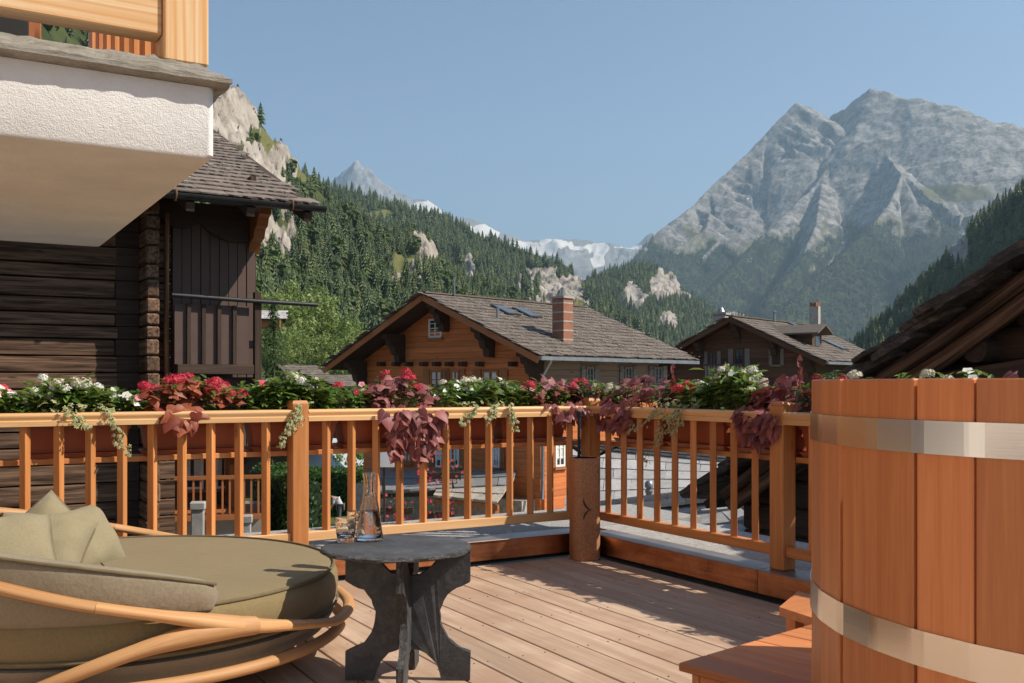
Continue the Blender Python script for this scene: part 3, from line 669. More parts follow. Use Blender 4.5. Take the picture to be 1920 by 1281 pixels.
def window(parent, Mw, w, h, cols=2, rows=3, frame_m='whitepaint', pane_m='glass', shutters=True, curtain=True, sh_m='trim', sill=True, deep=.05):
    """window on a wall: Mw x right, y up, z out of the wall, origin at the lower left of the opening"""
    f = MB(); t = .07
    f.box((w/2, t/2, .02), (w, t, .06), M=Mw).box((w/2, h-t/2, .02), (w, t, .06), M=Mw).box((t/2, h/2, .02), (t, h-2*t, .06), M=Mw).box((w-t/2, h/2, .02), (t, h-2*t, .06), M=Mw)
    for i in range(1, cols): f.box((w*i/cols, h/2, .018), (.045, h-2*t, .045), M=Mw)
    for j in range(1, rows): f.box((w/2, h*j/rows, .016), (w-2*t, .03, .035), M=Mw)
    fo = f.build('window', M[frame_m], parent)
    for i in range(cols): MB().box((w*(i+.5)/cols, h/2, .004), (w/cols-.02, h-2*t, .008), M=Mw).build('pane', M[pane_m], fo)
    if curtain:
        for i in (0, 1): MB().box((w*(.25+.5*i), h*.58, .0095), (w*.34, h*.62, .003), M=Mw).build('curtain', M['curtain'], fo)
    if sill: MB().box((w/2, -.05, .05), (w+.16, .07, .12), M=Mw).build('sill', M[sh_m], fo)
    if shutters:
        for s in (-1, 1):
            m = MB(); ww = w*.52
            for q in range(3): m.box(((-ww/2-.05 if s < 0 else w+ww/2+.05)+(q-1)*ww/3, h/2, .03), (ww/3-.008, h+.06, .035), M=Mw)
            for zz in (.2, .8): m.box(((-ww/2-.05 if s < 0 else w+ww/2+.05), h*zz, .058), (ww*.95, .09, .02), M=Mw)
            m.build('shutter', M[sh_m], fo)
    return fo

# ---- dark log barn on the left
WY = 8.85
E = px(606, 392, 14.0); ey_, ez_ = E.y, E.z
cx1 = onY(262, 700, WY).x; cx2 = onY(287, 700, WY).x; cx3 = onY(322, 700, WY).x; cx4 = onY(487, 700, WY-.25).x
barn = thing('log_barn', 'old dark log barn with slate roof and gutter at the left', 'barn', (cx1-3, WY+2, -5.5))
rn_ = random.Random(3); z = -2.1; li = 0
while z < 3.75:
    h_ = rn_.uniform(.17, .28)
    def rough_log(xa, xb, yf, z0, h_, name='log'):
        m = MB(); L = xb-xa; n = max(3, int(L/.18)); vs = []; fs = []; prof = [(.05, 0), (.006, .012), (0, h_*.3), (-.006, h_*.5), (.002, h_*.75), (.006, h_-.012), (.05, h_)]
        sd = rn_.uniform(0, 99); gc = []
        for i in range(n+1):
            X = xa+L*i/n
            for (o_, zz) in prof:
                w_ = noise.noise((X*1.6+sd, zz*9, sd))*.022+noise.noise((X*.5, zz*3, sd))*.02
                vs.append((X, yf+o_+w_, z0+zz)); gc.append((X+sd, zz+sd, o_))
        k = len(prof)
        for i in range(n):
            for j in range(k-1): fs.append((i*k+j, (i+1)*k+j, (i+1)*k+j+1, i*k+j+1))
        b = len(vs)
        for i in (0, n):
            for (o_, zz) in ((.3, 0), (.3, h_)): vs.append((xa+L*i/n, yf+.3, z0+zz)); gc.append((0, zz, o_))
        fs.append(tuple([n*k+j for j in range(k)]+[b+3, b+2])); fs.append(tuple([b, b+1]+[j for j in range(k)][::-1]))
        m.add(vs, fs, gc); return m.build(name, M['oldwood'], barn, smooth=40)
    rough_log(cx1-8.5, cx1+rn_.uniform(-.03, .03)-.30, WY, z, h_-.008)
    rough_log(cx2+.02, cx3+.05, WY+.03, z, h_-.008)
    # projecting log end at the corner
    m = MB(); c = ((cx1+cx2)/2+rn_.uniform(-.01, .01), WY-.16, z+h_/2); m.box(c, ((cx2-cx1)*rn_.uniform(.92, 1.05), .62, h_-rn_.uniform(.006, .025)), bevel=.022)
    m.build('log_end', M['oldwood'], barn)
    m = MB(); m.box((cx1-.16, WY+.06, z+h_/2), (.31, .1, h_-.01)); m.build('corner_shadow_strip', M['darkwood'], barn)  # dark wood strip paints in the shadow beside the projecting log ends
    z += h_
MB().box(((cx1-8.4+cx3)/2, WY+2.6, -.8), (cx3-cx1+8.4, 4.5, 9.0)).build('barn_core', M['darkwood'], barn)
MB().box(((cx1-8.3+cx3-.05)/2, WY+2.2, -4.0), (cx3-cx1+8.25, 4.9, 3.6)).build('stone_base', M['masonry'], barn)
# extension with boarded balcony on the right
nb = 9
for i in range(nb): MB().box((cx3+(cx4-cx3)*(i+.5)/nb, WY+.02+random.uniform(-.006, .006), 1.9), ((cx4-cx3)/nb-.008, .1, 3.4), bevel=.004).build('boarding', M['brownpanel'], barn)
MB().box((cx4-.02, WY+1.2, 2.4), (.08, 2.4, 3.6)).build('boarding', M['darkwood'], barn)
zb0 = onY(400, 702, WY-.3).z; zb1 = onY(400, 684, WY-.3).z; zb2 = onY(400, 572, WY-.3).z
MB().box(((cx3+cx4)/2, WY-.32, (zb0+zb1)/2), (cx4-cx3, .1, zb1-zb0), bevel=.008).build('balcony_sill', M['darkwood'], barn)
for i, u in enumerate((340, 368, 397, 426, 455)):
    p = onY(u, 630, WY-.32); MB().box((p.x, WY-.31, (zb1+zb2)/2), (.185, .025, zb2-zb1-.004), bevel=.003).build('balcony_plank', M['brownpanel'], barn)
for u in (354, 382, 411, 440):
    p = onY(u, 630, WY-.35); MB().box((p.x, WY-.34, (zb1+zb2)/2), (.055, .05, zb2-zb1-.004), bevel=.004).build('batten', M['darkwood'], barn)
MB().box((cx4-.06, WY-.33, (zb0+onY(480, 548, WY-.33).z)/2-.2), (.10, .10, onY(480, 548, WY-.33).z-zb0+.4), bevel=.006).build('balcony_post', M['darkwood'], barn)
MB().tube([onY(322, 553, WY-.42), onY(480, 565, WY-.42), onY(595, 572, WY-.42)], .032, 10).build('metal_rail', M['darkmetal'], barn, smooth=60)
MB().box(((cx3+cx4)/2, WY+1.2, zb0-.12), (cx4-cx3, 2.9, .16)).build('balcony_floor', M['darkwood'], barn)
p1_, p2_ = onY(313, 400, WY-.2), onY(313, 735, WY-.2)
MB().tube([p1_, onY(312, 560, WY-.2), p2_], .035, 8).build('rusty_pole', M['larchdark'], barn, smooth=60)
# carved bracket under the eave
bp = onY(488, 452, WY-.4); q0 = onY(488, 400, WY-.4).z
MB().prism([(0, 0), (.62, 0), (.60, -.12), (.50, -.16), (.44, -.27), (.34, -.30), (.28, -.42), (.10, -.47), (.02, -.62), (0, -.62)], .16, frame(Vector((0, -1, 0)), Vector((0, 0, 1)), Vector((-1, 0, 0)), (cx4-.02, WY+.0, q0+.08))).build('eave_bracket', M['trim'], barn)
MB().prism([(0, 0), (1.5, 0), (1.5, -.25), (1.25, -.25), (1.1, -.36), (.9, -.38), (.72, -.28), (.55, -.42), (.3, -.52), (0, -.5)], .05, frame(Vector((-1, 0, 0)), Vector((0, 0, 1)), Vector((0, 1, 0)), (cx4-.1, WY-.08, q0+.12))).build('scalloped_board', M['darkwood'], barn)
# roof
sl = .41; ang = math.atan(sl); Lr = 4.4; rx = onY(590, 380, ey_).x
Mr = frame(Vector((1, 0, 0)), Vector((0, math.cos(ang), math.sin(ang))), Vector((0, -math.sin(ang), math.cos(ang))), Vector((rx-Lr, ey_+.04, ez_+.06)))
MB().box((Lr/2-2.8, 3.2, -.06), (Lr+5.6, 6.4, .10), M=Mr).build('roof_boards', M['darkwood'], barn)
slate_field(Mr, Lr, 5.4, .27, .30, .019, M['slate'], 'slate', barn, objs=True, seed=5, x_of=lambda y: (max(0, -.9+Lr-2.8+y*.0), Lr-.2))
mh = MB()
for i in range(34):
    yy = rn_.uniform(.2, 5); xx = Lr-rn_.uniform(.2, 2.6)
    mh.box((xx, yy, .085), (.07, .05, .04), M=Mr)
mh.build('snow_hooks', M['slabstone'], barn, kind='stuff')
gp = [Vector((rx-9, ey_-.02, ez_-.03)), Vector((rx+.10, ey_-.02, ez_-.03))]
m = MB(); prof = [(math.cos(R(a))*.075, math.sin(R(a))*.075) for a in range(180, 361, 20)]; vs = []; fs = []; k = len(prof)
for X in (rx-9, rx+.14):
    for (a, b) in prof: vs.append((X, ey_-.035+a, ez_+.015+b))
    for (a, b) in prof[::-1]: vs.append((X, ey_-.035+a*.9, ez_+.02+b*.9))
kk = 2*k
for j in range(kk): fs.append((j, (j+1) % kk, kk+(j+1) % kk, kk+j))
fs.append(tuple(range(kk))); fs.append(tuple(range(kk, 2*kk))[::-1])
m.add(vs, fs); m.build('gutter', M['darkmetal'], barn, smooth=50)
for X in (rx-1.9, rx-.35): MB().tube([(X, ey_-.035+math.cos(R(a))*.088, ez_+.015+math.sin(R(a))*.088) for a in range(150, 391, 20)], .012, 6).build('gutter_bracket', M['larchdark'], barn)
MB().box((rx-4.5, ey_+.06, ez_+.035), (9.0, .02, .09)).build('fascia', M['darkwood'], barn)
for i in range(7): MB().box((Lr-.1-i*.8, .62, -.16), (.11, 1.5, .12), M=Mr).build('rafter', M['darkwood'], barn)

M['greybrown'] = wood('grey_brown_boards', (.13, .085, .055), (.28, .205, .15), .8, .5, .9, .4, tint=.3)
# ---- generic timber chalet
def chalet(name, label, u, v, d, ridge_dir, W_, half, rise, left_drop, Lr, over, base_z, wall_m, log_h=.21, slate=(.34, .30, .03), trim='trim', objs=False):
    R0 = px(u, v, d); ex = cdir(*ridge_dir); ey = Vector((-ex.y, ex.x, 0)); 
    T = frame(ex, ey, Vector((0, 0, 1)), R0); t = thing(name, label, 'house', (R0.x+ex.x*4+ey.x*4, R0.y+ex.y*4+ey.y*4, base_z))
    zl = -left_drop
    # gable logs
    ins = .95; y0, y1 = ins, W_-ins; s1 = rise/half; s2 = (rise-zl)/(W_-half); z = base_z-R0.z
    while z < rise-.25:
        lo, hi = y0, y1; zt_ = z+log_h
        if zt_ > s1*ins-.1: lo = max(y0, (zt_+.12)/s1)
        if zt_ > zl+s2*ins-.1: hi = min(y1, W_-(zt_+.12-zl)/s2)
        if hi-lo > .2:
            l2 = max(y0, (z+.12)/s1) if zt_ > s1*ins-.1 else lo; h2 = min(y1, W_-(z+.12-zl)/s2) if zt_ > zl+s2*ins-.1 else hi
            x0_ = over-.08+random.uniform(-.012, .012); vs_ = [(x0_, l2, z+.004), (x0_, h2, z+.004), (x0_, hi, zt_-.004), (x0_, lo, zt_-.004)]; vs_ = vs_+[(over+.08, b, c) for _, b, c in vs_]
            MB().add([T @ Vector(v_) for v_ in vs_], [(3, 2, 1, 0), (4, 5, 6, 7), (0, 1, 5, 4), (1, 2, 6, 5), (2, 3, 7, 6), (3, 0, 4, 7)], gc=[(b, c, a) for a, b, c in vs_]).build('log', M[wall_m], t)
        z += log_h
    MB().box((over+(Lr-over*2)/2+.1, (y0+y1)/2, (base_z-R0.z)/2+.05), (Lr-over*2, y1-y0, R0.z-base_z+.1), M=T).build('house_core', M[wall_m], t)
    MB().add([T @ Vector(p) for p in ((over+.09, y0, 0), (over+.09, y1, 0), (over+.09, half, rise-.3))], [(0, 1, 2)]).build('gable_lining', M[wall_m], t)
    # side wall planks (towards the right)
    z = base_z-R0.z; k = 0
    while z+log_h < s1*(ins-.1)-.08:
        MB().box((over+(Lr-over*2)/2, y0-.05, z+log_h/2), (Lr-over*2, .1, log_h-.006), bevel=.006, M=T).build('wall_board', M['greybrown' if z > -1.4 and wall_m == 'chalet' else wall_m], t); z += log_h
    # roof planes
    a1 = math.atan(s1); a2 = math.atan(s2); L1 = math.hypot(half, rise); L2 = math.hypot(W_-half, rise-zl)
    Mr1 = T @ frame(Vector((1, 0, 0)), Vector((0, math.cos(a1), math.sin(a1))), Vector((0, -math.sin(a1), math.cos(a1))), Vector((0, 0, 0)))
    MB().box((Lr/2, L1/2, -.03), (Lr, L1, .09), M=Mr1).build('roof_deck', M['darkwood'], t)
    slate_field(Mr1, Lr, L1, *slate, M['slatefar'], 'roof_slates', t, seed=4, lift=.02, x_of=lambda y: (.0, Lr-.05))
    Mr2 = T @ frame(Vector((-1, 0, 0)), Vector((0, -math.cos(a2), math.sin(a2))), Vector((0, math.sin(a2), math.cos(a2))), Vector((Lr, W_, zl)))
    MB().box((Lr/2, L2/2, -.03), (Lr, L2, .09), M=Mr2).build('roof_deck', M['darkwood'], t)
    slate_field(Mr2, Lr, L2, *slate, M['slatefar'], 'roof_slates', t, seed=6, lift=.02)
    MB().beam(T @ Vector((0, half, rise+.06)), T @ Vector((Lr, half, rise+.06)), .34, .05).build('ridge_cap', M['slatefar'], t)
    # barge boards, fascia
    for (A, B) in (((-.02, 0, -.12), (-.02, half, rise-.12)), ((-.02, W_, zl-.12), (-.02, half, rise-.12))):
        MB().beam(T @ Vector(A), T @ Vector(B), .05, .20, up=(0, 0, 1)).build('barge_board', M[trim], t)
    MB().beam(T @ Vector((.0, -.06, -.06)), T @ Vector((Lr, -.06, -.06)), .14, .12).build('gutter', M['zinc'], t)
    for i in range(int(Lr/.9)): MB().box((.4+i*.9, .45, -.10), (.12, .9, .12), M=Mr1).build('rafter_end', M['darkwood'], t)
    # purlins with carved brackets
    for yq in (1.05, (half+.9)/2, half, (half+W_-.9)/2, W_-1.05):
        zq = (s1*yq if yq <= half else zl+s2*(W_-yq))-.24
        MB().prism([(over+.1, 0), (.25, 0), (.25, -.18), (.42, -.22), (.46, -.40), (.62, -.46), (.70, -.72), (.85, -.78), (.88, -1.02), (over+.1, -1.05)][::-1], .28,
                   T @ frame(Vector((1, 0, 0)), Vector((0, 0, 1)), Vector((0, -1, 0)), Vector((0, yq, zq)))).build('carved_bracket', M['darkwood'], t)
    MB().box((over-.02, (y0+y1)/2, -.05+(base_z-R0.z)*0), (.05, y1-y0, .05), M=T).build('string_course', M[wall_m], t)
    Wg = T @ frame(Vector((0, -1, 0)), Vector((0, 0, 1)), Vector((-1, 0, 0)), Vector((over-.08, 0, 0)))      # gable wall frame: x right in view, y up
    Ws = T @ frame(Vector((1, 0, 0)), Vector((0, 0, 1)), Vector((0, -1, 0)), Vector((0, y0-.10, 0)))           # side wall frame
    return t, T, Wg, Ws, Mr1, (L1, a1, R0)
def at_wall(u, v, Mw):
    o = Mw.to_translation(); n_ = Vector((Mw[0][2], Mw[1][2], Mw[2][2])); return Mw.inverted() @ ray_plane(u, v, o, n_)
def win_px(parent, Mw, u0, v0, u1, v1, **kw):
    a = at_wall(u0, v1, Mw); b = at_wall(u1, v0, Mw); return window(parent, Mw @ Matrix.Translation((a.x, a.y, .0)), b.x-a.x, b.y-a.y, **kw)

c1, T1, Wg1, Ws1, Mr1, (L1_, a1_, R01) = chalet('timber_chalet', 'big orange-brown timber chalet with slate roof, brick chimney and carved brackets', 1010, 668, 31.0, (.682, .731), 11.1, 5.4, 2.27, .25, 9.0, 1.25, -3.2, 'chalet')
win_px(c1, Wg1, 805, 597, 829, 634, cols=2, rows=4, shutters=False, curtain=False, frame_m='whitepaint')
for (a, b) in ((757, 772), (808, 830), (846, 862), (905, 935)): win_px(c1, Wg1, a, 694, b, 730, cols=2, rows=2, shutters=(a != 757), frame_m='trim', sh_m='trim')
for u in (720, 748, 772, 800, 824, 848, 873, 905, 967):
    p = at_wall(u, 683, Wg1); MB().box((p.x, p.y, .14), (.17, .16, .32), M=Wg1).build('beam_end', M['darkwood'], c1)
for (a, b) in ((818, 838), (846, 862), (925, 938)): win_px(c1, Wg1, a, 826, b, 876, cols=2, rows=2, frame_m='whitepaint', sh_m='trim')
win_px(c1, Wg1, 756, 838, 772, 866, cols=2, rows=2, frame_m='trim', pane_m='curtain', shutters=False, curtain=False)
for (a, b) in ((1040, 1058),): win_px(c1, Ws1, a, 822, b, 876, cols=2, rows=3, frame_m='whitepaint', sh_m='trim')
for (a, b) in ((1098, 1112), (1170, 1184), (1225, 1240)): win_px(c1, Ws1, a, 688, b, 722, cols=2, rows=2, frame_m='greywood', sh_m='greywood', curtain=False)
dp_ = at_wall(1006, 690, Ws1); MB().tube([Ws1 @ Vector((dp_.x+.1, .2, .6)), Ws1 @ Vector((dp_.x+.12, -.15, .5)), Ws1 @ Vector((dp_.x+.15, -.6, .14)), Ws1 @ Vector((dp_.x+.15, -4.1, .14)), Ws1 @ Vector((dp_.x+.05, -4.6, .2))], .055, 8).build('downpipe', M['zinc'], c1, smooth=60)
nr = Vector((Mr1[0][2], Mr1[1][2], Mr1[2][2])); or_ = Mr1.to_translation()
def roof_at(u, v): return ray_plane(u, v, or_, nr)
cb = roof_at(1055, 640); cw = .50; zc0 = cb.z-.4; zc1 = px(1055, 560, (cb-Vector((CAMX, CAMY, H))).dot(FWD)).z
chm = thing('chimney_tmp', 'x', 'x'); bpy.data.objects.remove(chm)
ch_o = MB().box((0, 0, (zc0+zc1)/2-cb.z), (cw, cw, zc1-zc0), M=Matrix.Translation(cb) @ Matrix.Rotation(math.atan2(T1[1][0], T1[0][0]), 4, 'Z')).build('chimney', M['brick'], c1)
for i in range(5):
    zz = cb.z+.05+i*(zc1-cb.z)/4.7; MB().box((0, 0, zz-cb.z), (cw+.012, cw+.012, .05), M=Matrix.Translation(cb) @ Matrix.Rotation(math.atan2(T1[1][0], T1[0][0]), 4, 'Z')).build('mortar_band', M['mortar'], ch_o)
MB().box((0, 0, zc1-cb.z+.03), (cw+.1, cw+.1, .07), M=Matrix.Translation(cb) @ Matrix.Rotation(math.atan2(T1[1][0], T1[0][0]), 4, 'Z')).build('chimney_cap', M['mortar'], ch_o)
MB().tube([(cb.x, cb.y, zc1+.05), (cb.x, cb.y, zc1+.38)], .05, 8).build('flue', M['zinc'], ch_o)
for (u, v) in ((946, 586), (987, 591)):
    p = Mr1.inverted() @ roof_at(u, v); sk = MB().box((p.x, p.y, .07), (.66, 1.0, .09), M=Mr1).build('skylight', M['darkmetal'], c1); MB().box((p.x, p.y, .124), (.5, .84, .012), M=Mr1).build('pane', M['skyglass'], sk)
for (u, v, hh) in ((933, 600, .42), (852, 560, .75)):
    p = roof_at(u, v); MB().tube([p, p+Vector((0, 0, hh))], .06 if hh < .5 else .025, 8).build('vent_pipe', M['zinc'], c1)
m = MB(); rn_ = random.Random(9)
for i in range(26):
    for j in range(13):
        m.lathe([(0, 0), (.014, .014), (0, .028)], 5, M=Mr1 @ Matrix.Translation((.5+i*.36+rn_.uniform(-.06, .06), .3+j*.42+rn_.uniform(-.08, .08), .075)))
m.build('string_light_bulbs', M['bulb'], c1, kind='stuff')
# porch roofs of stone slabs against the gable, stone base below
zb_ = at_wall(800, 905, Wg1).y
MB().box((at_wall(835, 900, Wg1).x, (zb_-3.2+R01.z*0)/1-.2, .25), (8.6, 6.4, .8), M=Wg1).build('stone_base', M['masonry'], c1)
def slab_roof(parent, A, B, C, D_, nx, ny, mat, th=.05, name='roof_slab', seed=1):
    """four corners (lower left, lower right, upper right, upper left) -> rows of overlapping slabs, each its own piece"""
    rn_ = random.Random(seed); A, B, C, D_ = map(Vector, (A, B, C, D_)); nrm = (B-A).cross(D_-A).normalized()
    for j in range(ny):
        cuts = [0]+sorted(min(.97, max(.03, (i+rn_.uniform(-.26, .26)+.35*j % 1)/nx)) for i in range(1, nx))+[1]
        for i in range(nx):
            if cuts[i+1]-cuts[i] < .01: continue
            ts = (j/ny, min(1.03, (j+1.25)/ny)); q = []
            for (s, tt_) in ((cuts[i], ts[0]), (cuts[i+1], ts[0]), (cuts[i+1], ts[1]), (cuts[i], ts[1])):
                p = (A*(1-s)+B*s)*(1-tt_)+(D_*(1-s)+C*s)*tt_; q.append(p)
            q[1] = q[0]+(q[1]-q[0])*.975; q[2] = q[3]+(q[2]-q[3])*.975
            jit = [nrm*(th*.75 if k < 2 else .0)+Vector((rn_.uniform(-1, 1), rn_.uniform(-1, 1), 0))*th*.9*(k < 2) for k in range(4)]
            top = [p+o_+nrm*th for p, o_ in zip(q, jit)]; bot = [p+o_ for p, o_ in zip(q, jit)]
            mid = (top[0]+top[1])/2+(bot[0]-top[3]).normalized()*rn_.uniform(.0, th*1.2); midb = mid-nrm*th
            MB().add([bot[0], midb, bot[1], bot[2], bot[3], top[0], mid, top[1], top[2], top[3]], [(4, 3, 2, 1, 0), (5, 6, 7, 8, 9), (0, 1, 6, 5), (1, 2, 7, 6), (2, 3, 8, 7), (3, 4, 9, 8), (4, 0, 5, 9)]).build(name, mat, parent)
def wallpt(u, v, out): return Wg1 @ (at_wall(u, v, Wg1)+Vector((0, 0, out)))
pa = thing('porch_roof', 'grey stone slab porch roof along the front of the timber chalet', 'roof', wallpt(800, 930, .6))
slab_roof(pa, px(690, 928, 30.6), px(962, 915, 30.2), wallpt(968, 892, .0)+Vector((0, 0, .1)), wallpt(690, 888, .0)+Vector((0, 0, .1)), 8, 2, M['greyslab'], .07, seed=4)
MB().beam(px(690, 932, 30.7), px(962, 919, 30.3), .1, .12).build('eave_beam', M['darkwood'], pa)
pb = thing('porch_roof', 'lichen-orange stone slab canopy in the sun below the chalet windows', 'roof', px(890, 950, 29))
slab_roof(pb, px(812, 934, 29.0), px(934, 947, 28.2), px(952, 916, 29.4), px(818, 922, 30.0), 6, 2, M['lichenslab'], .06, seed=7)
MB().beam(px(815, 938, 29.1), px(934, 951, 28.3), .1, .12).build('eave_beam', M['trim'], pb)
for u, v, d in ((838, 940, 29), (930, 950, 28.4)): p = px(u, v, d); MB().beam(p, p-Vector((0, 0, 2.5)), .14, .14).build('post', M['trim'], pb)

c2, T2, Wg2, Ws2, Mr2_, (L2_, a2_, R02) = chalet('timber_chalet', 'dark brown chalet with dormer and two chimneys, behind at the right', 1548, 678, 45.0, (.63, .777), 9.6, 4.75, 2.22, .1, 9.5, 1.0, -6, 'chalet2', log_h=.24, trim='chalet2')
nr2 = Vector((Mr2_[0][2], Mr2_[1][2], Mr2_[2][2])); or2 = Mr2_.to_translation()
def roof2(u, v): return Mr2_.inverted() @ ray_plane(u, v, or2, nr2)
for (a, b, c_, d_) in ((1329, 660, 1343, 690), (1377, 655, 1395, 690), (1450, 655, 1462, 684)): win_px(c2, Wg2, a, b, c_, d_, cols=2, rows=2, frame_m='chalet2', sh_m='greywood', curtain=False)
bpz = at_wall(1340, 712, Wg2); bp2 = at_wall(1405, 684, Wg2)
for i in range(13): MB().box((bpz.x+(bp2.x-bpz.x)*i/12, (bpz.y+bp2.y)/2, .9), (.09, bp2.y-bpz.y, .03), M=Wg2).build('balcony_slat', M['greywood'], c2)
MB().box(((bpz.x+bp2.x)/2, bp2.y, .9), (bp2.x-bpz.x+.2, .08, .08), M=Wg2).box(((bpz.x+bp2.x)/2, bpz.y, .45), (bp2.x-bpz.x+.2, .1, .95), M=Wg2).build('balcony_rail', M['chalet2'], c2)
p = px(1352, 604, 53); q = MB().box((p.x, p.y, p.z-.2), (.65, .65, 1.1), rot=(0, 0, .5)).build('chimney', M['mortar'], c2); MB().box((p.x, p.y, p.z+.42), (.8, .8, .1), rot=(0, 0, .5)).build('chimney_cap', M['concrete'], q); MB().lathe([(.16, .45), (.2, .55), (.1, .75), (0, .78)], 10, p).build('cowl', M['zinc'], q)
p = Mr2_ @ roof2(1528, 628); q = MB().box((p.x, p.y, p.z+.5), (.46, .46, 2.0), rot=(0, 0, .5)).build('chimney', M['mortar'], c2)
for a in range(6): MB().box((p.x+.17*math.cos(a*1.05), p.y+.17*math.sin(a*1.05), p.z+1.6), (.13, .13, .22)).build('chimney_pot', M['brick'], q)
p = Mr2_ @ roof2(1452, 606); MB().tube([p, p+Vector((0, 0, .55))], .07, 8).lathe([(.11, .55), (.11, .6), (0, .66)], 8, p).build('vent_pipe', M['zinc'], c2)
# dormer
dq = roof2(1530, 652); Td = T2 @ Matrix.Translation((T2.inverted() @ (Mr2_ @ dq)))
do_ = MB().box((0, .9, .28), (1.15, 1.9, .75), M=Td).build('dormer', M['chalet2'], c2)
MB().prism([(-.95, .62), (0, 1.05), (.95, .62), (.95, .70), (0, 1.14), (-.95, .70)], 3.2, Td @ frame(Vector((1, 0, 0)), Vector((0, 0, 1)), Vector((0, -1, 0)), Vector((0, 1.1, 0)))).build('dormer_roof', M['slatefar'], do_)
MB().box((0, -.06, .3), (.5, .03, .5), M=Td).build('dormer_window', M['glass'], do_)
for (u, v) in ((1497, 616), (1565, 650)):
    p = roof2(u, v); sk = MB().box((p.x, p.y, .07), (.9, 1.2, .1), M=Mr2_).build('skylight', M['darkmetal'], c2); MB().box((p.x, p.y, .124), (.7, 1.0, .012), M=Mr2_).build('pane', M['skyglass'], sk)

# ---- dark barn with heavy slab roof at the right
G = 3.0
db_ = thing('slab_roof_barn', 'black old barn with heavy layered slab roof rising at the right edge', 'barn', (G+2, -1, -5.5))
A_ = onX(1300, 928, G); B_ = onX(1600, 688, G); C_ = onX(1925, 462, G); sl3 = (C_.z-A_.z)/(A_.y-C_.y)
yr = -4.2; zr_ = A_.z+(A_.y-yr)*sl3
MB().add([(G+.55, A_.y-.3, -5.5), (G+.55, 2*yr-A_.y, -5.5), (G+.55, 2*yr-A_.y, A_.z-.1), (G+.55, yr, zr_-.25), (G+.55, A_.y-.3, A_.z-.05)], [(0, 1, 2, 3, 4)]).build('gable_wall', M['darkwood'], db_)
z = -5.4
while z < zr_-.4:
    hi = A_.y-.3 if z+.3 < A_.z else A_.y-(z+.35-A_.z)/sl3
    lo = 2*yr-hi
    if hi-lo > .4: MB().box((G+.5, (hi+lo)/2, z+.14), (.2, hi-lo, .27), bevel=.03).build('log', M['darkwood'], db_)
    z += .28
MB().box((G+3.4, yr, (A_.z-5.6)/2), (5.6, 2*(A_.y-yr)-1.0, A_.z+5.3)).build('barn_core', M['darkwood'], db_)
an3 = math.atan(sl3); Ls = math.hypot(A_.y-yr, zr_-A_.z)
Mb = frame(Vector((-1, 0, 0)), Vector((0, -math.cos(an3), math.sin(an3))), Vector((0, math.sin(an3), math.cos(an3))), Vector((G+6, A_.y, A_.z-.10)))
MB().box((3.0, Ls/2, -.02), (5.7, Ls, .08), M=Mb).build('roof_boards', M['darkwood'], db_)
rn_ = random.Random(12); y_ = -.15; k = 0
while y_ < Ls:
    x_ = 6.05+rn_.uniform(-.08, .12)
    for q in range(3):
        w_ = rn_.uniform(.5, .95); h_ = rn_.uniform(.5, .85); th_ = rn_.uniform(.04, .075); n = 9; pts = []
        for a in range(n*2):
            an = 2*math.pi*a/(n*2); e = 5; c_, s_ = math.cos(an), math.sin(an); kk = (abs(c_)**e+abs(s_)**e)**(-1/e)*rn_.uniform(.92, 1.05); pts.append((c_*kk*w_/2, s_*kk*h_/2))
        T = Mb @ Matrix.Translation((x_-w_/2, y_+h_*.4, .075+.02*q+rn_.uniform(0, .05))) @ Matrix.Rotation(-.09+rn_.uniform(-.05, .05), 4, 'X') @ Matrix.Rotation(rn_.uniform(-.06, .06), 4, 'Y') @ Matrix.Rotation(rn_.uniform(-.15, .15), 4, 'Z')
        MB().prism(pts, th_, T).build('roof_slab', M['barnslab'], db_); x_ -= w_*.93
    y_ += rn_.uniform(.13, .20); k += 1
# barge logs under the verge, and a purlin end
for (o_, dz, r_, nm) in ((.06, -.20, .06, 'barge_log'), (.16, -.31, .075, 'barge_log')):
    m = MB(); pts = []
    for i in range(13):
        t_ = i/12; y2 = A_.y-.4+(yr+.2-A_.y+.4)*t_; pts.append((G+o_+.02*math.sin(i*1.3), y2, A_.z+(A_.y-y2)*sl3+dz+.015*math.sin(i*2.1)))
    m.tube(pts, [r_*(1+.08*math.sin(i*1.9)) for i in range(13)], 9).build(nm, M['oldwood'], db_, smooth=50)
pe = onX(1805, 655, G+.05)
MB().tube([(G+.2, pe.y, pe.z), (G+.6, pe.y, pe.z)], .105, 14).build('purlin_end', M['darkwood'], db_, smooth=40)
MB().beam((G+.32, pe.y+.5, pe.z-.3), (G+.32, pe.y-1.6, pe.z-.02), .12, .2).build('cross_beam', M['darkwood'], db_)

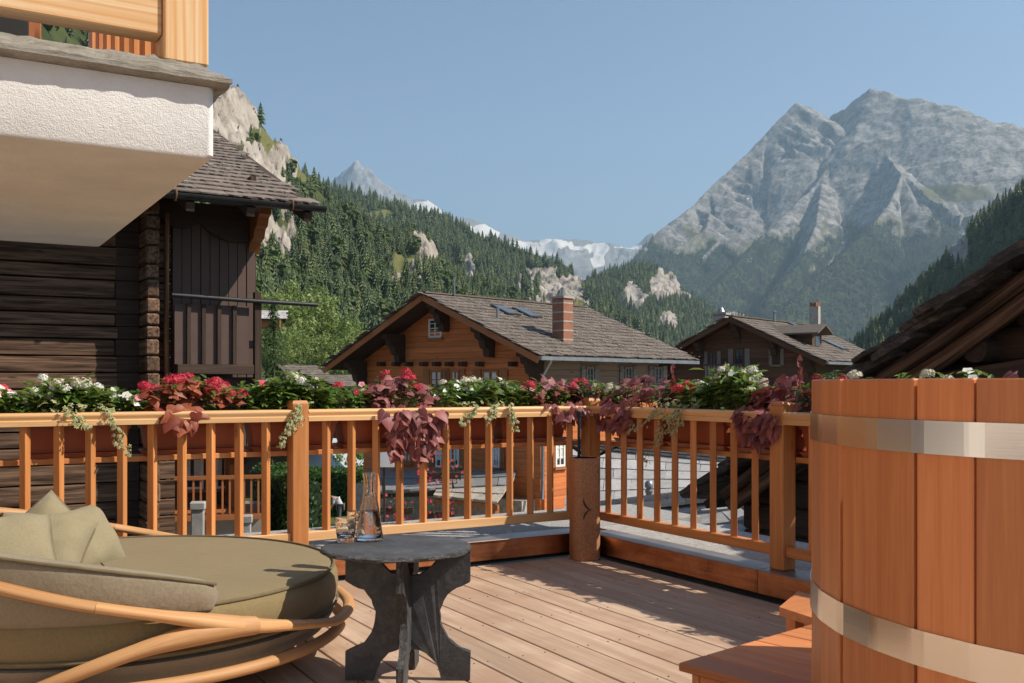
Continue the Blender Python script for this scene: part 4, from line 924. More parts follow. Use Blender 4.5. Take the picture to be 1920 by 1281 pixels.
# ---- pale slab roofs just below the terrace, right of the corner
lr = thing('slab_roof_house', 'low house with pale grey stone slab roof below the side railing', 'house', px(1230, 1000, 17))
A1, B1, C1, D1 = px(1055, 978, 16.2), px(1440, 935, 14.6), px(1440, 872, 16.4), px(1075, 836, 19.4)
slab_roof(lr, A1, B1, C1, D1, 8, 6, M['roofslab'], .02, seed=21)
MB().add([A1-Vector((0, 0, .05)), B1-Vector((0, 0, .05)), C1-Vector((0, 0, .05)), D1-Vector((0, 0, .05)), A1-Vector((0, 0, 5)), B1-Vector((0, 0, 5)), C1-Vector((0, 0, 5)), D1-Vector((0, 0, 5))], [(0, 1, 2, 3), (0, 4, 5, 1), (1, 5, 6, 2), (2, 6, 7, 3), (3, 7, 4, 0)]).build('house_wall', M['masonry'], lr)
for i in range(14):
    a = D1+(C1-D1)*(i/14); b = D1+(C1-D1)*((i+.97)/14); MB().beam(a+Vector((0, 0, .08)), b+Vector((0, 0, .08)), .22, .05).build('ridge_slab', M['roofslab'], lr)
    MB().beam(a+Vector((0, 0, .02)), b+Vector((0, 0, .02)), .3, .04).build('ridge_slab', M['lichenslab'], lr)
vp = px(1217, 948, 15.2); MB().lathe([(.05, 0), (.05, .27), (.064, .28), (.064, .31), (.045, .32), (.045, .35), (.068, .36), (.068, .42), (.04, .46), (0, .47)], 14, vp-Vector((0, 0, .08))).build('vent_cowl', M['zinc'], lr, smooth=50)
nr_ = thing('slab_roof_house', 'nearer stone roof ridge below the side railing, grey slabs with black joints', 'house', px(1260, 1100, 13))
A2, B2, C2, D2 = px(1090, 1075, 11.6), px(1480, 1040, 10.2), px(1366, 938, 12.2), px(1090, 968, 14.0)
slab_roof(nr_, A2, B2, C2, D2, 5, 4, M['roofslab'], .045, seed=31)
MB().add([A2-Vector((0, 0, .06)), B2-Vector((0, 0, .06)), C2-Vector((0, 0, .06)), D2-Vector((0, 0, .06)), A2-Vector((0, 0, 4)), B2-Vector((0, 0, 4)), C2-Vector((0, 0, 4)), D2-Vector((0, 0, 4))], [(0, 1, 2, 3), (0, 4, 5, 1), (1, 5, 6, 2), (2, 6, 7, 3), (3, 7, 4, 0)]).build('house_wall', M['masonry'], nr_)
for j in range(2):
    for i in range(6):
        a = D2+(C2-D2)*(i/6+.03*j-.015); b = D2+(C2-D2)*((i+.975)/6+.03*j-.015); MB().beam(a+Vector((0, 0, .05+.09*j)), b+Vector((0, 0, .05+.09*j)), .52-.12*j, .085).build('ridge_slab', M['roofslab'], nr_)

# ---- smaller houses and things seen between the balusters
def small_house(name, label, u, v, d, w, l, wall_h, rise, yaw, wall_m, roof_m, over=.4):
    p = px(u, v, d); t = thing(name, label, 'house', p-Vector((0, 0, wall_h))); T = Matrix.Translation(p) @ Matrix.Rotation(-YAW+R(yaw), 4, 'Z')
    MB().box((0, 0, -wall_h/2), (l, w, wall_h), M=T).build('wall', M[wall_m], t)
    MB().prism([(-w/2, 0), (w/2, 0), (0, rise*.9)], l, T @ frame(Vector((0, 1, 0)), Vector((0, 0, 1)), Vector((1, 0, 0)), Vector((0, 0, 0)))).build('gable', M[wall_m], t)
    for s in (-1, 1):
        a = math.atan2(rise, w/2); Ls_ = math.hypot(w/2+over, rise*(w/2+over)/(w/2))
        Mq = T @ frame(Vector((-s, 0, 0)), Vector((0, -s*math.cos(a), math.sin(a))) if True else None, Vector((0, s*math.sin(a), math.cos(a))), Vector((s*(l/2+over), s*(w/2+over), -rise*over/(w/2))))
        MB().box((l/2+over, Ls_/2, .03), (l+2*over, Ls_, .08), M=Mq).build('roof_plane', M['darkwood'], t)
        if roof_m == 'whitesheet': MB().box((l/2+over, Ls_/2, .085), (l+2*over, Ls_, .02), M=Mq).build('metal_sheet', M['zincpale'], t)
        else: slate_field(Mq, l+2*over, Ls_, .4, .45, .03, M[roof_m], 'roof_slates', t, seed=3, lift=.07)
    return t, T
M['zincpale'] = plain('pale_sheet_metal', (.50, .51, .52), .45, .08, 3, metal=.3)
t_, T_ = small_house('garden_shed', 'shed with pale metal roof behind the hedge', 560, 868, 62, 5.2, 5.4, 1.9, 1.5, 62, 'chalet2', 'whitesheet', .5)
small_house('stone_roof_house', 'low house with beige slate roof left of the big chalet', 622, 724, 60, 4.5, 4.0, 3, .62, 60, 'chalet2', 'slatefar')
small_house('small_cabin', 'little wooden cabin roof just above the flowers', 556, 700, 75, 2.2, 2.2, 2.0, .5, 40, 'chalet2', 'slatefar')
small_house('hillside_chalet', 'orange chalet with pale roof on the slope beside the barn balcony', 494, 598, 110, 4.0, 3.6, 1.0, .9, 10, 'trim', 'roofslab', .5)
# chalet with an orange balcony, lower left
bc = thing('balcony_chalet', 'chalet with long orange timber balcony seen between the balusters', 'house', px(395, 1000, 26))
p = px(395, 940, 28); Tb = Matrix.Translation(Vector((p.x, p.y, 0))) @ Matrix.Rotation(-YAW+R(14), 4, 'Z')
def bl(u, v, dep): 
    q = Tb.inverted() @ px(u, v, 28+dep); return q
zf = px(400, 960, 27).z; zt_ = px(400, 846, 27).z; xl, xr = -1.6, 1.15
MB().box((xl-1.4+1.4, 2.0, (zf-6+zt_)/2), (xr-xl+1.6, 2.6, zt_-zf+5.4), M=Tb).build('house_wall', M['chalet2'], bc)
MB().box((-.2, -.5, zf-.08), (xr-xl+.6, 2.4, .14), M=Tb).build('balcony_floor', M['trim'], bc)
MB().box((-.2, -1.62, zf+.98), (xr-xl+.6, .10, .10), M=Tb).build('balcony_rail', M['trim'], bc)
for i in range(17): MB().box((xl-.05+i*.185, -1.62, zf+.48), (.05, .05, .95), M=Tb).build('baluster', M['trim'], bc)
MB().box((xr+.28, -.5, zf+.5), (.06, 2.2, 1.0), M=Tb).build('side_panel', M['trim'], bc)
MB().box((.0, .3, zt_+.12), (xr-xl+2.2, 2.6, .12), rot=(R(6), 0, 0), M=Tb).build('roof_edge', M['trim'], bc); MB().box((.0, .3, zt_+.28), (xr-xl+2.4, 2.8, .10), rot=(R(6), 0, 0), M=Tb).build('roof_slates', M['slatefar'], bc)
MB().box((-1.35, -1.55, (zf+zt_)/2), (.7, .1, zt_-zf), M=Tb).build('board_screen', M['trim'], bc)
MB().box((.62, .66, zf+.75), (.5, .05, 1.5), M=Tb).build('door', M['trim'], bc); MB().box((.72, -.2, zf+.6), (.4, .08, 1.2), M=Tb).build('door', M['trim'], bc)
Wb = Tb @ frame(Vector((1, 0, 0)), Vector((0, 0, 1)), Vector((0, -1, 0)), Vector((0, .69, zf)))
window(bc, Wb @ Matrix.Translation((-.85, .45, 0)), .62, .95, cols=1, rows=1, shutters=False); window(bc, Wb @ Matrix.Translation((.1, .45, 0)), .42, .95, cols=1, rows=1, shutters=False)
MB().box((-.2, 1.0, zf-2.6), (xr-xl+.8, 3.2, 4.9), M=Tb).build('plaster_base', M['plaster_grey'], bc)
def pillar(u0, u1, vtop, d, label):
    a = px(u0, vtop, d); b = px(u1, vtop, d); w_ = (b-a).length; c = (a+b)/2; t = thing('gate_pillar', label, 'pillar', (c.x, c.y, -5.5), 'stone gate pillars')
    MB().box((c.x, c.y, (a.z-5.5)/2-.05), (w_*.86, w_*.86, a.z+5.4), rot=(0, 0, -YAW+.2), bevel=.012).build('shaft', M['concrete'], t); MB().box((c.x, c.y, a.z-.06), (w_*1.08, w_*1.08, .12), rot=(0, 0, -YAW+.2), bevel=.015).build('cap', M['concrete'], t)
pillar(358, 384, 941, 15.5, 'taller grey stone gate pillar by the balcony chalet'); pillar(448, 472, 966, 15.5, 'lower grey stone gate pillar, right of the taller one')
# parked car by the shed
cc = px(475, 889, 86); car = thing('parked_car', 'small white car parked beside the metal-roofed shed', 'car', cc); Tc = Matrix.Translation(cc) @ Matrix.Rotation(-YAW+R(-105), 4, 'Z')
m = MB(); prof = [(-1.9, .25), (1.9, .25), (2.0, .55), (1.85, .82), (1.05, .92), (.45, 1.42), (-1.2, 1.46), (-1.85, .95), (-1.98, .6)]
m.prism(prof, 1.62, Tc @ frame(Vector((1, 0, 0)), Vector((0, 0, 1)), Vector((0, -1, 0)), Vector((0, 0, 0)))); m.build('body', M['carpaint'], car)
MB().prism([(1.0, .93), (.47, 1.36), (.40, 1.36), (.9, .93)], 1.40, Tc @ frame(Vector((1, 0, 0)), Vector((0, 0, 1)), Vector((0, -1, 0)), Vector((.06, 0, .03)))).build('windscreen', M['glass'], car)
for s in (-1, 1):
    MB().prism([(.75, .95), (.38, 1.34), (-1.1, 1.36), (-1.5, .97)], .02, Tc @ frame(Vector((1, 0, 0)), Vector((0, 0, 1)), Vector((0, -1, 0)), Vector((0, s*.815, 0)))).build('side_window', M['glass'], car)
    MB().lathe([(.0, 0), (.12, 0), (.1, .03), (0, .04)], 12, M=Tc @ Matrix.Translation((1.93, s*.58, .66)) @ Matrix.Rotation(R(90), 4, 'Y')).build('headlight', M['bulb'], car)
    for xw in (-1.25, 1.25):
        wo = MB().lathe([(.18, -.1), (.31, -.1), (.32, 0), (.31, .1), (.18, .1)], 18, M=Tc @ Matrix.Translation((xw, s*.74, .31)) @ Matrix.Rotation(R(90), 4, 'X')).build('wheel', M['tyre'], car); MB().lathe([(0, -.09), (.18, -.08), (.18, .08), (0, .09)], 14, M=Tc @ Matrix.Translation((xw, s*.74, .31)) @ Matrix.Rotation(R(90), 4, 'X')).build('rim', M['zinc'], wo)
MB().box((1.96, 0, .48), (.06, .9, .16), M=Tc).build('grille', M['black'], car)
sg = thing('notice_board', 'white notice board on the dark wall beside the hedge', 'sign', px(720, 960, 27)); a = px(720, 850, 27)
MB().box(a, (.55, .06, .75), rot=(0, 0, -YAW)).build('board', M['whitepaint'], sg); MB().box(a+FWD*.05+Vector((0, 0, -.9)), (.06, .05, 3.2), rot=(0, 0, -YAW)).build('board_post', M['darkwood'], sg)
# person bending over beside the hedge
pp = px(636, 984, 47)
per = thing('person', 'person in pale shirt and grey trousers bending over beside the hedge', 'person', pp)
def skin(name, pts, edges, radii, mat, parent, root=0):
    me = bpy.data.meshes.new(name); me.from_pydata([tuple(p) for p in pts], edges, []); o = inst(me, name, parent)
    o.modifiers.new('skin', 'SKIN'); o.data.skin_vertices or me.skin_vertices
    for i, r_ in enumerate(radii): o.data.skin_vertices[0].data[i].radius = (r_, r_)
    o.data.skin_vertices[0].data[root].use_root = True
    sb = o.modifiers.new('sub', 'SUBSURF'); sb.levels = 2; sb.render_levels = 2; me.materials.append(mat); return o
def L_(x, y, z): return pp+RGT*x+FWD*y+Vector((0, 0, z))
M['skinm'] = plain('skin', (.42, .25, .18), .6, .1); M['shirt'] = plain('pale_shirt', (.50, .50, .50), .9, .15, 20); M['trousers'] = plain('grey_trousers', (.12, .12, .12), .9, .2, 20)
body_pts = [L_(.05, 0, .86), L_(0, 0, 1.0), L_(-.14, 0, 1.2), L_(-.24, 0, 1.28), L_(-.33, 0, 1.30), L_(-.40, 0, 1.31), L_(-.47, 0, 1.29), L_(-.22, .17, 1.22), L_(-.27, .18, .98), L_(-.38, .17, .78), L_(-.42, .17, .70), L_(-.22, -.17, 1.22), L_(-.27, -.18, .98), L_(-.40, -.17, .80), L_(-.44, -.17, .72),
      L_(.06, .1, .84), L_(-.02, .11, .46), L_(.06, .11, .08), L_(-.08, .11, .04), L_(.06, -.1, .84), L_(.02, -.11, .46), L_(.12, -.11, .08), L_(-.02, -.11, .04)]
body_e = [(0, 1), (1, 2), (2, 3), (3, 4), (4, 5), (5, 6), (3, 7), (7, 8), (8, 9), (9, 10), (3, 11), (11, 12), (12, 13), (13, 14), (0, 15), (15, 16), (16, 17), (17, 18), (0, 19), (19, 20), (20, 21), (21, 22)]
body_r = [.15, .15, .16, .13, .06, .09, .085, .065, .05, .038, .03, .065, .05, .038, .03, .09, .065, .045, .04, .09, .065, .045, .04]
skin('body', body_pts, body_e, body_r, M['skinm'], per)
skin('shirt', body_pts[0:4]+[body_pts[7], body_pts[8], body_pts[11], body_pts[12]], [(0, 1), (1, 2), (2, 3), (3, 4), (4, 5), (3, 6), (6, 7)], [.175, .18, .185, .15, .085, .07, .085, .07], M['shirt'], per)
skin('trousers', [body_pts[0], body_pts[15], body_pts[16], body_pts[17], body_pts[19], body_pts[20], body_pts[21]], [(0, 1), (1, 2), (2, 3), (0, 4), (4, 5), (5, 6)], [.175, .11, .085, .065, .11, .085, .065], M['trousers'], per)
MB().lathe([(.10, -.04), (.105, .02), (.08, .07), (.0, .1)], 12, L_(-.44, 0, 1.33)).build('hair', M['black'], per, smooth=60)
# ------------------------------------------------------------------ the terrace: deck, kerbs, railings
KZ = .147; KY = -.115
deck = inst(None, 'deck'); tag(deck, 'larch plank terrace deck', kind='structure')
pitch, bw = .17, .163
k = 0; x = -.125
_cache = {}
for k in range(39):
    x1 = -.117-.012-k*pitch; xc = x1-bw/2
    cuts = [KY-.012, -9.0]
    j = random.Random(k).uniform(-7.6, -4.6)
    cuts = [KY-.012, j, -9.0]
    for a, b in zip(cuts[:-1], cuts[1:]):
        mb = MB(); L = a-b-.004
        mb.box((xc, (a+b)/2, -.016+random.Random(k+7).uniform(-.0008, .0008)), (bw, L, .028), bevel=.003)
        mb.build('deck_board', M['deck'], deck, smooth=None)
sc_ = MB()
for k in range(39):
    for yy in np.arange(-.4, -5.6, -.55):
        for o_ in (-.055, .055): sc_.lathe([(.0038, -.0035), (.0038, -.0012), (0, -.0012)], 6, (-.129-k*pitch-bw/2+o_+random.uniform(-.004, .004), yy+random.uniform(-.006, .006), .0008))
sc_.build('deck_screws', M['black'], deck, kind='stuff')
sub = MB().box((-3.4, -4.7, -.12), (6.5, 9.2, .14)).build('deck_base', M['black']); tag(sub, 'dark base under the deck boards', kind='structure')

def kerb(name, label, spans, axis):
    t = thing(name, label, 'kerb', (0, 0, 0) if axis == 'x' else (0, -.2, 0))
    for a, b in spans:
        m = MB()
        if axis == 'x':
            m.box(((a+b)/2, KY+.004, .025+(KZ-.025)/2), (b-a-.004, .012, KZ-.025), bevel=.002)
            MB().box(((a+b)/2, KY+.09, KZ+.002), (b-a-.004, .205, .006), bevel=.002).build('coping_sheet', M['skycopper'], t)
        else:
            m.box((KY+.004, (a+b)/2, .025+(KZ-.025)/2), (.012, b-a-.004, KZ-.025), bevel=.002)
            MB().box((KY+.09, (a+b)/2, KZ+.002), (.205, b-a-.004, .006), bevel=.002).build('coping_sheet', M['skycopper'], t)
        m.build('copper_sheet', M['copper'], t)
    m = MB()
    if axis == 'x': m.box((-3.3, KY+.12, KZ/2-.003), (6.6, .2, KZ-.008))
    else: m.box((KY+.12, -4.4, KZ/2-.003), (.2, 8.6, KZ-.008))
    m.build('core', M['black'], t)
kerb('terrace_kerb', 'low copper kerb under the back railing behind the slate table', [(-6.6, -4.3), (-4.3, -2.2), (-2.2, KY+.01)], 'x')
kerb('terrace_kerb', 'low copper kerb under the side railing beside the wooden tub', [(-1.72, KY-.012), (-3.3, -1.72), (-5.5, -3.3), (-8.6, -5.5)], 'y')
g = MB(); g.box((-3.0, .56, KZ-.06), (8.2, .92, .12)); g.box((.47, -4.1, KZ-.065), (.74, 8.4, .12))
tag(g.build('gravel_strip', M['gravel']), 'pale gravel strip outside the railing', kind='structure')
# the building below the terrace
g = MB(); g.box((-3.0, -3.9, -3.05), (8.0, 9.6, 5.7)); 
tag(g.build('terrace_building', M['plaster_grey']), 'plastered storey carrying the terrace deck', 'building')

# railing: moulded hand rail, diamond-set balusters, bottom rail, posts
def rail_profile():
    # (across, up) outline of the hand rail; front towards -across
    p = [(-.047, -.068), (-.047, -.040), (-.040, -.036), (-.040, -.031)]
    for i in range(7):
        a = R(-70+i*32); p.append((-.036-.012*math.cos(a)*.9+.004, -.014+.017*math.sin(a)))
    p = [(-.047, -.068), (-.048, -.043), (-.041, -.038), (-.043, -.030), (-.049, -.021), (-.050, -.012), (-.045, -.003), (-.034, .000),
         (.034, .000), (.045, -.003), (.050, -.012), (.049, -.021), (.043, -.030), (.041, -.038), (.048, -.043), (.047, -.068)]
    return p
def hand_rail(a, b, parent, z=1.0):
    a = Vector(a); b = Vector(b); x = (b-a).normalized(); L = (b-a).length
    y = Vector((0, 0, 1)).cross(x); m = MB(); P = rail_profile(); n = len(P); off = random.uniform(-9, 9)
    vs = []; gc = []
    for e, q in ((0, a), (1, b)):
        for (c, u) in P:
            p = q+y*c; vs.append((p.x, p.y, z+u)); gc.append((e*L+off, c+off, u))
    fs = [(i, (i+1) % n, n+(i+1) % n, n+i) for i in range(n)]+[tuple(range(n))[::-1], tuple(range(n, 2*n))]
    m.add(vs, fs, gc); return m.build('hand_rail', M['larchpale'], parent, smooth=50)
bal_me = MB().box((0, 0, 0), (.038, .038, .66), rot=(0, 0, R(45)), bevel=.002).mesh('baluster', M['larch'])
def post(p, parent, z0=KZ+.006, z1=1.053, w=.1, name='post'):
    m = MB(); h = z1-z0; c = (p[0], p[1], (z0+z1)/2)
    m.box((c[0], c[1], c[2]-.008), (w, w, h-.016), bevel=.006)
    m.add([(c[0]+sx*w*q/2, c[1]+sy*w*q/2, zz) for q, zz in ((.985, z1-.018), (.80, z1)) for sx, sy in ((-1, -1), (1, -1), (1, 1), (-1, 1))],
          [(0, 1, 5, 4), (1, 2, 6, 5), (2, 3, 7, 6), (3, 0, 4, 7), (4, 5, 6, 7)])
    return m.build(name, M['larch'], parent)
rl = thing('wooden_railing', 'larch railing along the back of the terrace, running to the corner by the cork bin', 'railing', (-2.1, 0, KZ))
rr = thing('wooden_railing', 'larch railing on the right side, going behind the wooden tub', 'railing', (0, -1.8, KZ))
PX = [-4.15, -2.09, 0.0]
for xp in PX: post((xp, 0), rl)
for a, b in ((-6.4, -4.15), (-4.15, -2.09), (-2.09, 0)):
    hand_rail((a+.05, 0, 0), (b-.05, 0, 0), rl)
    MB().box(((a+b)/2, 0, .254), (b-a-.1, .06, .056), bevel=.004).build('bottom_rail', M['larchpale'], rl)
bx = [-1.915+.1581*i for i in range(12)]+[-2.28-.1563*i for i in range(12)]+[-4.37-.157*i for i in range(11)]
for xb in bx: inst(bal_me, 'baluster', rl, Matrix.Translation((xb+random.uniform(-.002, .002), 0, .607)) @ Matrix.Rotation(random.uniform(-.05, .05)+math.pi/2*random.randint(0, 3), 4, 'Z'))
PY = [-1.79, -3.62, -5.45]
for yp in PY: post((0, yp), rr)
for a, b in ((0, -1.79), (-1.79, -3.62), (-3.62, -5.45)):
    hand_rail((0, b+.05, 0), (0, a-.05, 0), rr)
    MB().box((0, (a+b)/2, .254), (.06, a-b-.1, .056), bevel=.004).build('bottom_rail', M['larch'], rr)
by = [-.209-.1724*i for i in range(9)]+[-2.0-.172*i for i in range(9)]+[-3.82-.172*i for i in range(9)]
for yb in by: inst(bal_me, 'baluster', rr, Matrix.Translation((0, yb+random.uniform(-.002, .002), .607)) @ Matrix.Rotation(random.uniform(-.05, .05)+math.pi/2*random.randint(0, 3), 4, 'Z'))

# shelf laths and planter troughs outside the railing
sh = thing('planter_shelf', 'wooden lath shelf carrying the flower troughs behind the back railing', 'shelf', (-2.5, .15, .7))
MB().box((-3.1, .062, .742), (6.4, .022, .030), bevel=.003).build('front_lath', M['larch'], sh)
for yy in (.14, .25): MB().box((-3.1, yy, .742), (6.4, .06, .022), bevel=.003).build('lath', M['larch'], sh)
for xx in (-4.15, -2.09, -.02): MB().beam((xx, .062, .66), (xx, .24, .722), .014, .02).build('bracket', M['darkmetal'], sh)
sh = thing('planter_shelf', 'wooden lath shelf carrying the flower troughs behind the side railing', 'shelf', (.15, -1.5, .7))
MB().box((.062, -2.6, .742), (.022, 5.4, .030), bevel=.003).build('front_lath', M['larch'], sh)
for xx in (.14, .25): MB().box((xx, -2.6, .742), (.06, 5.4, .022), bevel=.003).build('lath', M['larch'], sh)
for yy in (-.02, -1.79, -3.62): MB().beam((.062, yy, .66), (.24, yy, .722), .014, .02).build('bracket', M['darkmetal'], sh)
def trough(c, L, axis, label):
    t = thing('flower_trough', label, 'planter', (c[0], c[1], .757), 'terracotta troughs on the railing shelves')
    def taper(l0, w0, l1, w1, z0, z1, m, wall=0.0):
        vs = []
        for l, w, z in ((l0, w0, z0), (l1, w1, z1)):
            for sx, sy in ((-1, -1), (1, -1), (1, 1), (-1, 1)):
                a, b = sx*l/2, sy*w/2
                vs.append((c[0]+(a if axis == 'x' else -b), c[1]+(b if axis == 'x' else a), z))
        m.add(vs, [(0, 1, 5, 4), (1, 2, 6, 5), (2, 3, 7, 6), (3, 0, 4, 7), (3, 2, 1, 0), (4, 5, 6, 7)])
    m = MB(); taper(L*.9, .125, L*.97, .165, .785, .905, m); taper(L, .185, L, .185, .905, .93, m); m.build('trough_body', M['terracotta'], t)
    m = MB(); taper(L*.93, .15, L*1.0, .19, .757, .783, m); m.build('saucer', M['terracotta'], t)
    m = MB(); taper(L*.94, .15, L*.94, .15, .93, .936, m); m.build('potting_soil', M['soil'], t)
tl = ['first trough from the left, at the picture edge', 'trough under the white flowers left of the copper vine', 'trough under the copper-leaved vine', 'trough behind the middle railing post',
      'trough under the big hanging purple vine', 'trough under the white flowers right of the big purple vine', 'trough next to the corner post on the back railing']
xs = [-3.98, -3.27, -2.67, -2.08, -1.52, -.96, -.40]
for xc, lb in zip(xs, tl): trough((xc, .17), .53, 'x', 'terracotta plastic '+lb)
tr = ['trough on the side railing nearest the corner', 'trough on the side railing under the ivy', 'trough on the side railing left of the square post', 'trough on the side railing right of the square post', 'trough on the side railing hidden behind the wooden tub', 'trough on the side railing furthest behind the tub']
for yc, lb in zip([-.42, -.98, -1.54, -2.1, -2.66, -3.22], tr): trough((.17, yc), .53, 'y', 'terracotta plastic '+lb)

# ------------------------------------------------------------------ the white balcony overhead
B0 = px(403, 298, 3.8); BZ = B0.z; BX = B0.x; BY = B0.y; BB = onZ(210, 465, BZ) if False else Vector((BX, BY+2.85, BZ))
bal = thing('overhead_balcony', 'white roughcast balcony with stone slab edge and timber railing overhead', 'balcony', (BX-1.5, BY+1.3, BZ))
m = MB(); zt = px(403, 166, 3.8).z
def rounded_block(x0, x1, y0, y1, z0, z1, r=.03, n=4):
    pts = []
    for cx, cy_, a0 in ((x1-r, y0+r, -90), (x1-r, y1-r, 0), (x0+r, y1-r, 90), (x0+r, y0+r, 180)):
        for i in range(n+1): a = R(a0+90*i/n); pts.append((cx+r*math.cos(a), cy_+r*math.sin(a)))
    m = MB(); N = len(pts); vs = [(*p, z0+.012) for p in pts]+[(*p, z1) for p in pts]
    inn = [((p[0]-(x0+x1)/2)*.994+(x0+x1)/2, (p[1]-(y0+y1)/2)*.994+(y0+y1)/2, z0) for p in pts]
    vs += inn
    m.add(vs, [(i, (i+1) % N, N+(i+1) % N, N+i) for i in range(N)]+[(2*N+i, 2*N+(i+1) % N, (i+1) % N, i) for i in range(N)]+[tuple(range(N, 2*N)), tuple(range(2*N, 3*N))[::-1]])
    return m
rounded_block(-6.69, BX, BY, BB.y, BZ, zt).build('balcony_body', M['stucco'], bal, smooth=40)
# the house the balcony belongs to, just out of the picture on the left
hs = thing('terrace_house', 'white plastered house with timber upper storey beside the terrace, left of the picture', 'house', (-7.2, -3.2, -5.5))
MB().box((-7.2, -3.2, -1.2), (1.0, 13.0, 8.6)).build('plaster_wall', M['stucco'], hs)
for i in range(14): MB().box((-6.78, -3.2, 3.2+i*.22), (.2, 13.0, .214), bevel=.01).build('wall_plank', M['trim'], hs)
MB().box((-7.3, -3.2, 6.45), (2.6, 14.4, .2), rot=(0, R(-18), 0)).build('eave', M['darkwood'], hs)
for yy in (-6.6, -3.8):
    Mh = frame(Vector((0, 1, 0)), Vector((0, 0, 1)), Vector((1, 0, 0)), Vector((-6.69, yy, .25)))
    window(hs, Mh, 1.0, 1.9, cols=2, rows=2, frame_m='trim', shutters=False, sill=False)
# riven stone coping slabs along the edge
def coping(x0, x1, y0, y1, z, th, name='coping_slab'):
    m = MB(); nx = max(4, int((x1-x0)/.03)); ny = max(4, int((y1-y0)/.03)); vs = []; fs = []
    sd = random.uniform(0, 99)
    def top(i, j):
        X = x0+(x1-x0)*i/nx; Y = y0+(y1-y0)*j/ny; e = min(i, nx-i, 4)/4*min(j, ny-j, 4)/4
        ex = noise.fractal((X*9+sd, Y*9, 3), 1, 2, 3)*.012
        X2 = X+(ex if i in (0, nx) else 0); Y2 = Y+(ex if j in (0, ny) else 0)
        zz = z+th*(.30+.70*min(1, e*1.5)**.8)+noise.fractal((X*16+sd, Y*34, 0), 1, 2, 5)*.013
        return X2, Y2, zz
    for j in range(ny+1):
        for i in range(nx+1): vs.append(top(i, j))
    b = len(vs)
    for j in range(ny+1):
        for i in range(nx+1):
            X2, Y2, _ = top(i, j); e = min(i, nx-i, 2)/2*min(j, ny-j, 2)/2
            vs.append((X2, Y2, z+(.012*(1-e))))
    for j in range(ny):
        for i in range(nx):
            q = j*(nx+1)+i; fs.append((q, q+1, q+nx+2, q+nx+1)); fs.append((b+q, b+q+nx+1, b+q+nx+2, b+q+1))
    for i in range(nx):
        fs.append((i, b+i, b+i+1, i+1)); q = ny*(nx+1)+i; fs.append((q, q+1, b+q+1, b+q))
    for j in range(ny):
        q = j*(nx+1); fs.append((q, q+nx+1, b+q+nx+1, b+q)); q += nx; fs.append((q, b+q, b+q+nx+1, q+nx+1))
    m.add(vs, fs); return m
OV = .055
coping(BX-1.06, BX+OV, BY-OV, BY+.30, zt, .095).build('coping_slab', M['slabstone'], bal)
coping(BX-2.4, BX-1.07, BY-OV, BY+.30, zt+.004, .095).build('coping_slab', M['slabstone'], bal)
for a, b in ((.31, 1.3), (1.31, 2.3), (2.31, 2.95)): coping(BX-.28, BX+OV, BY+a, BY+b, zt, .05).build('coping_slab', M['slabstone'], bal)
zc = zt+.085
pw = .165; pxc = BX-.02-pw/2; pyc = BY+.012+pw/2
MB().box((pxc, pyc, zc+.6), (pw, pw, 1.2), bevel=.006).build('balcony_post', M['larchraw'], bal)
bz0 = onY(305, 68, BY+.04).z
MB().box((pxc-pw/2-1.6, pyc-.01, zc+.165), (3.2-.004, .105, .14), bevel=.005).build('balcony_beam', M['larchraw'], bal)
MB().box((pxc+.02, pyc+pw/2+1.2, zc+.12), (.09, 2.4, .10), bevel=.004).build('balcony_beam', M['larch'], bal)
bb_me = MB().box((0, 0, 0), (.045, .12, .9), bevel=.003).mesh('balcony_baluster', M['larch'])
for i in range(9): inst(bb_me, 'balcony_baluster', bal, Matrix.Translation((pxc+.02, pyc+.26+i*.27, zc+.62)))
for i in range(12): inst(bb_me, 'balcony_baluster', bal, Matrix.Translation((pxc-.25-i*.24, pyc, zc+.727)) @ Matrix.Rotation(R(90), 4, 'Z'))
# wall of the house behind the balcony, far end
hw = thing('house_wall', 'orange timber house wall behind the overhead balcony railing', 'wall', (BX-2.2, BB.y+.1, BZ))
for i in range(14): MB().box((BX-1.95, BB.y-.1, zc+.06+i*.15), (3.2, .08, .146), bevel=.006).build('wall_plank', M['trim'], hw)
MB().box((BX-.44, BB.y-.19, zc+.95), (.16, .09, 2.0), bevel=.005).build('corner_post', M['trim'], hw)
ch = thing('balcony_chair', 'dark metal chair leg seen behind the stone balcony edge', 'chair', (BX-1.5, BY+.9, zc))
m = MB(); ax = BX-.5; ay = BY+1.9
for q0_, q1_ in (((ax, ay), (ax-.06, ay)), ((ax-.4, ay), (ax-.42, ay)), ((ax+.05, ay+.4), (ax, ay+.4)), ((ax-.4, ay+.4), (ax-.42, ay+.4))): MB().beam((*q0_, zc), (*q1_, zc+.5), .045, .03).build('leg', M['black'], ch)
MB().box((ax-.2, ay+.2, zc+.5), (.5, .5, .04), bevel=.01).build('seat', M['black'], ch); MB().box((ax-.2, ay+.43, zc+.75), (.5, .04, .45), bevel=.01).build('backrest', M['black'], ch)
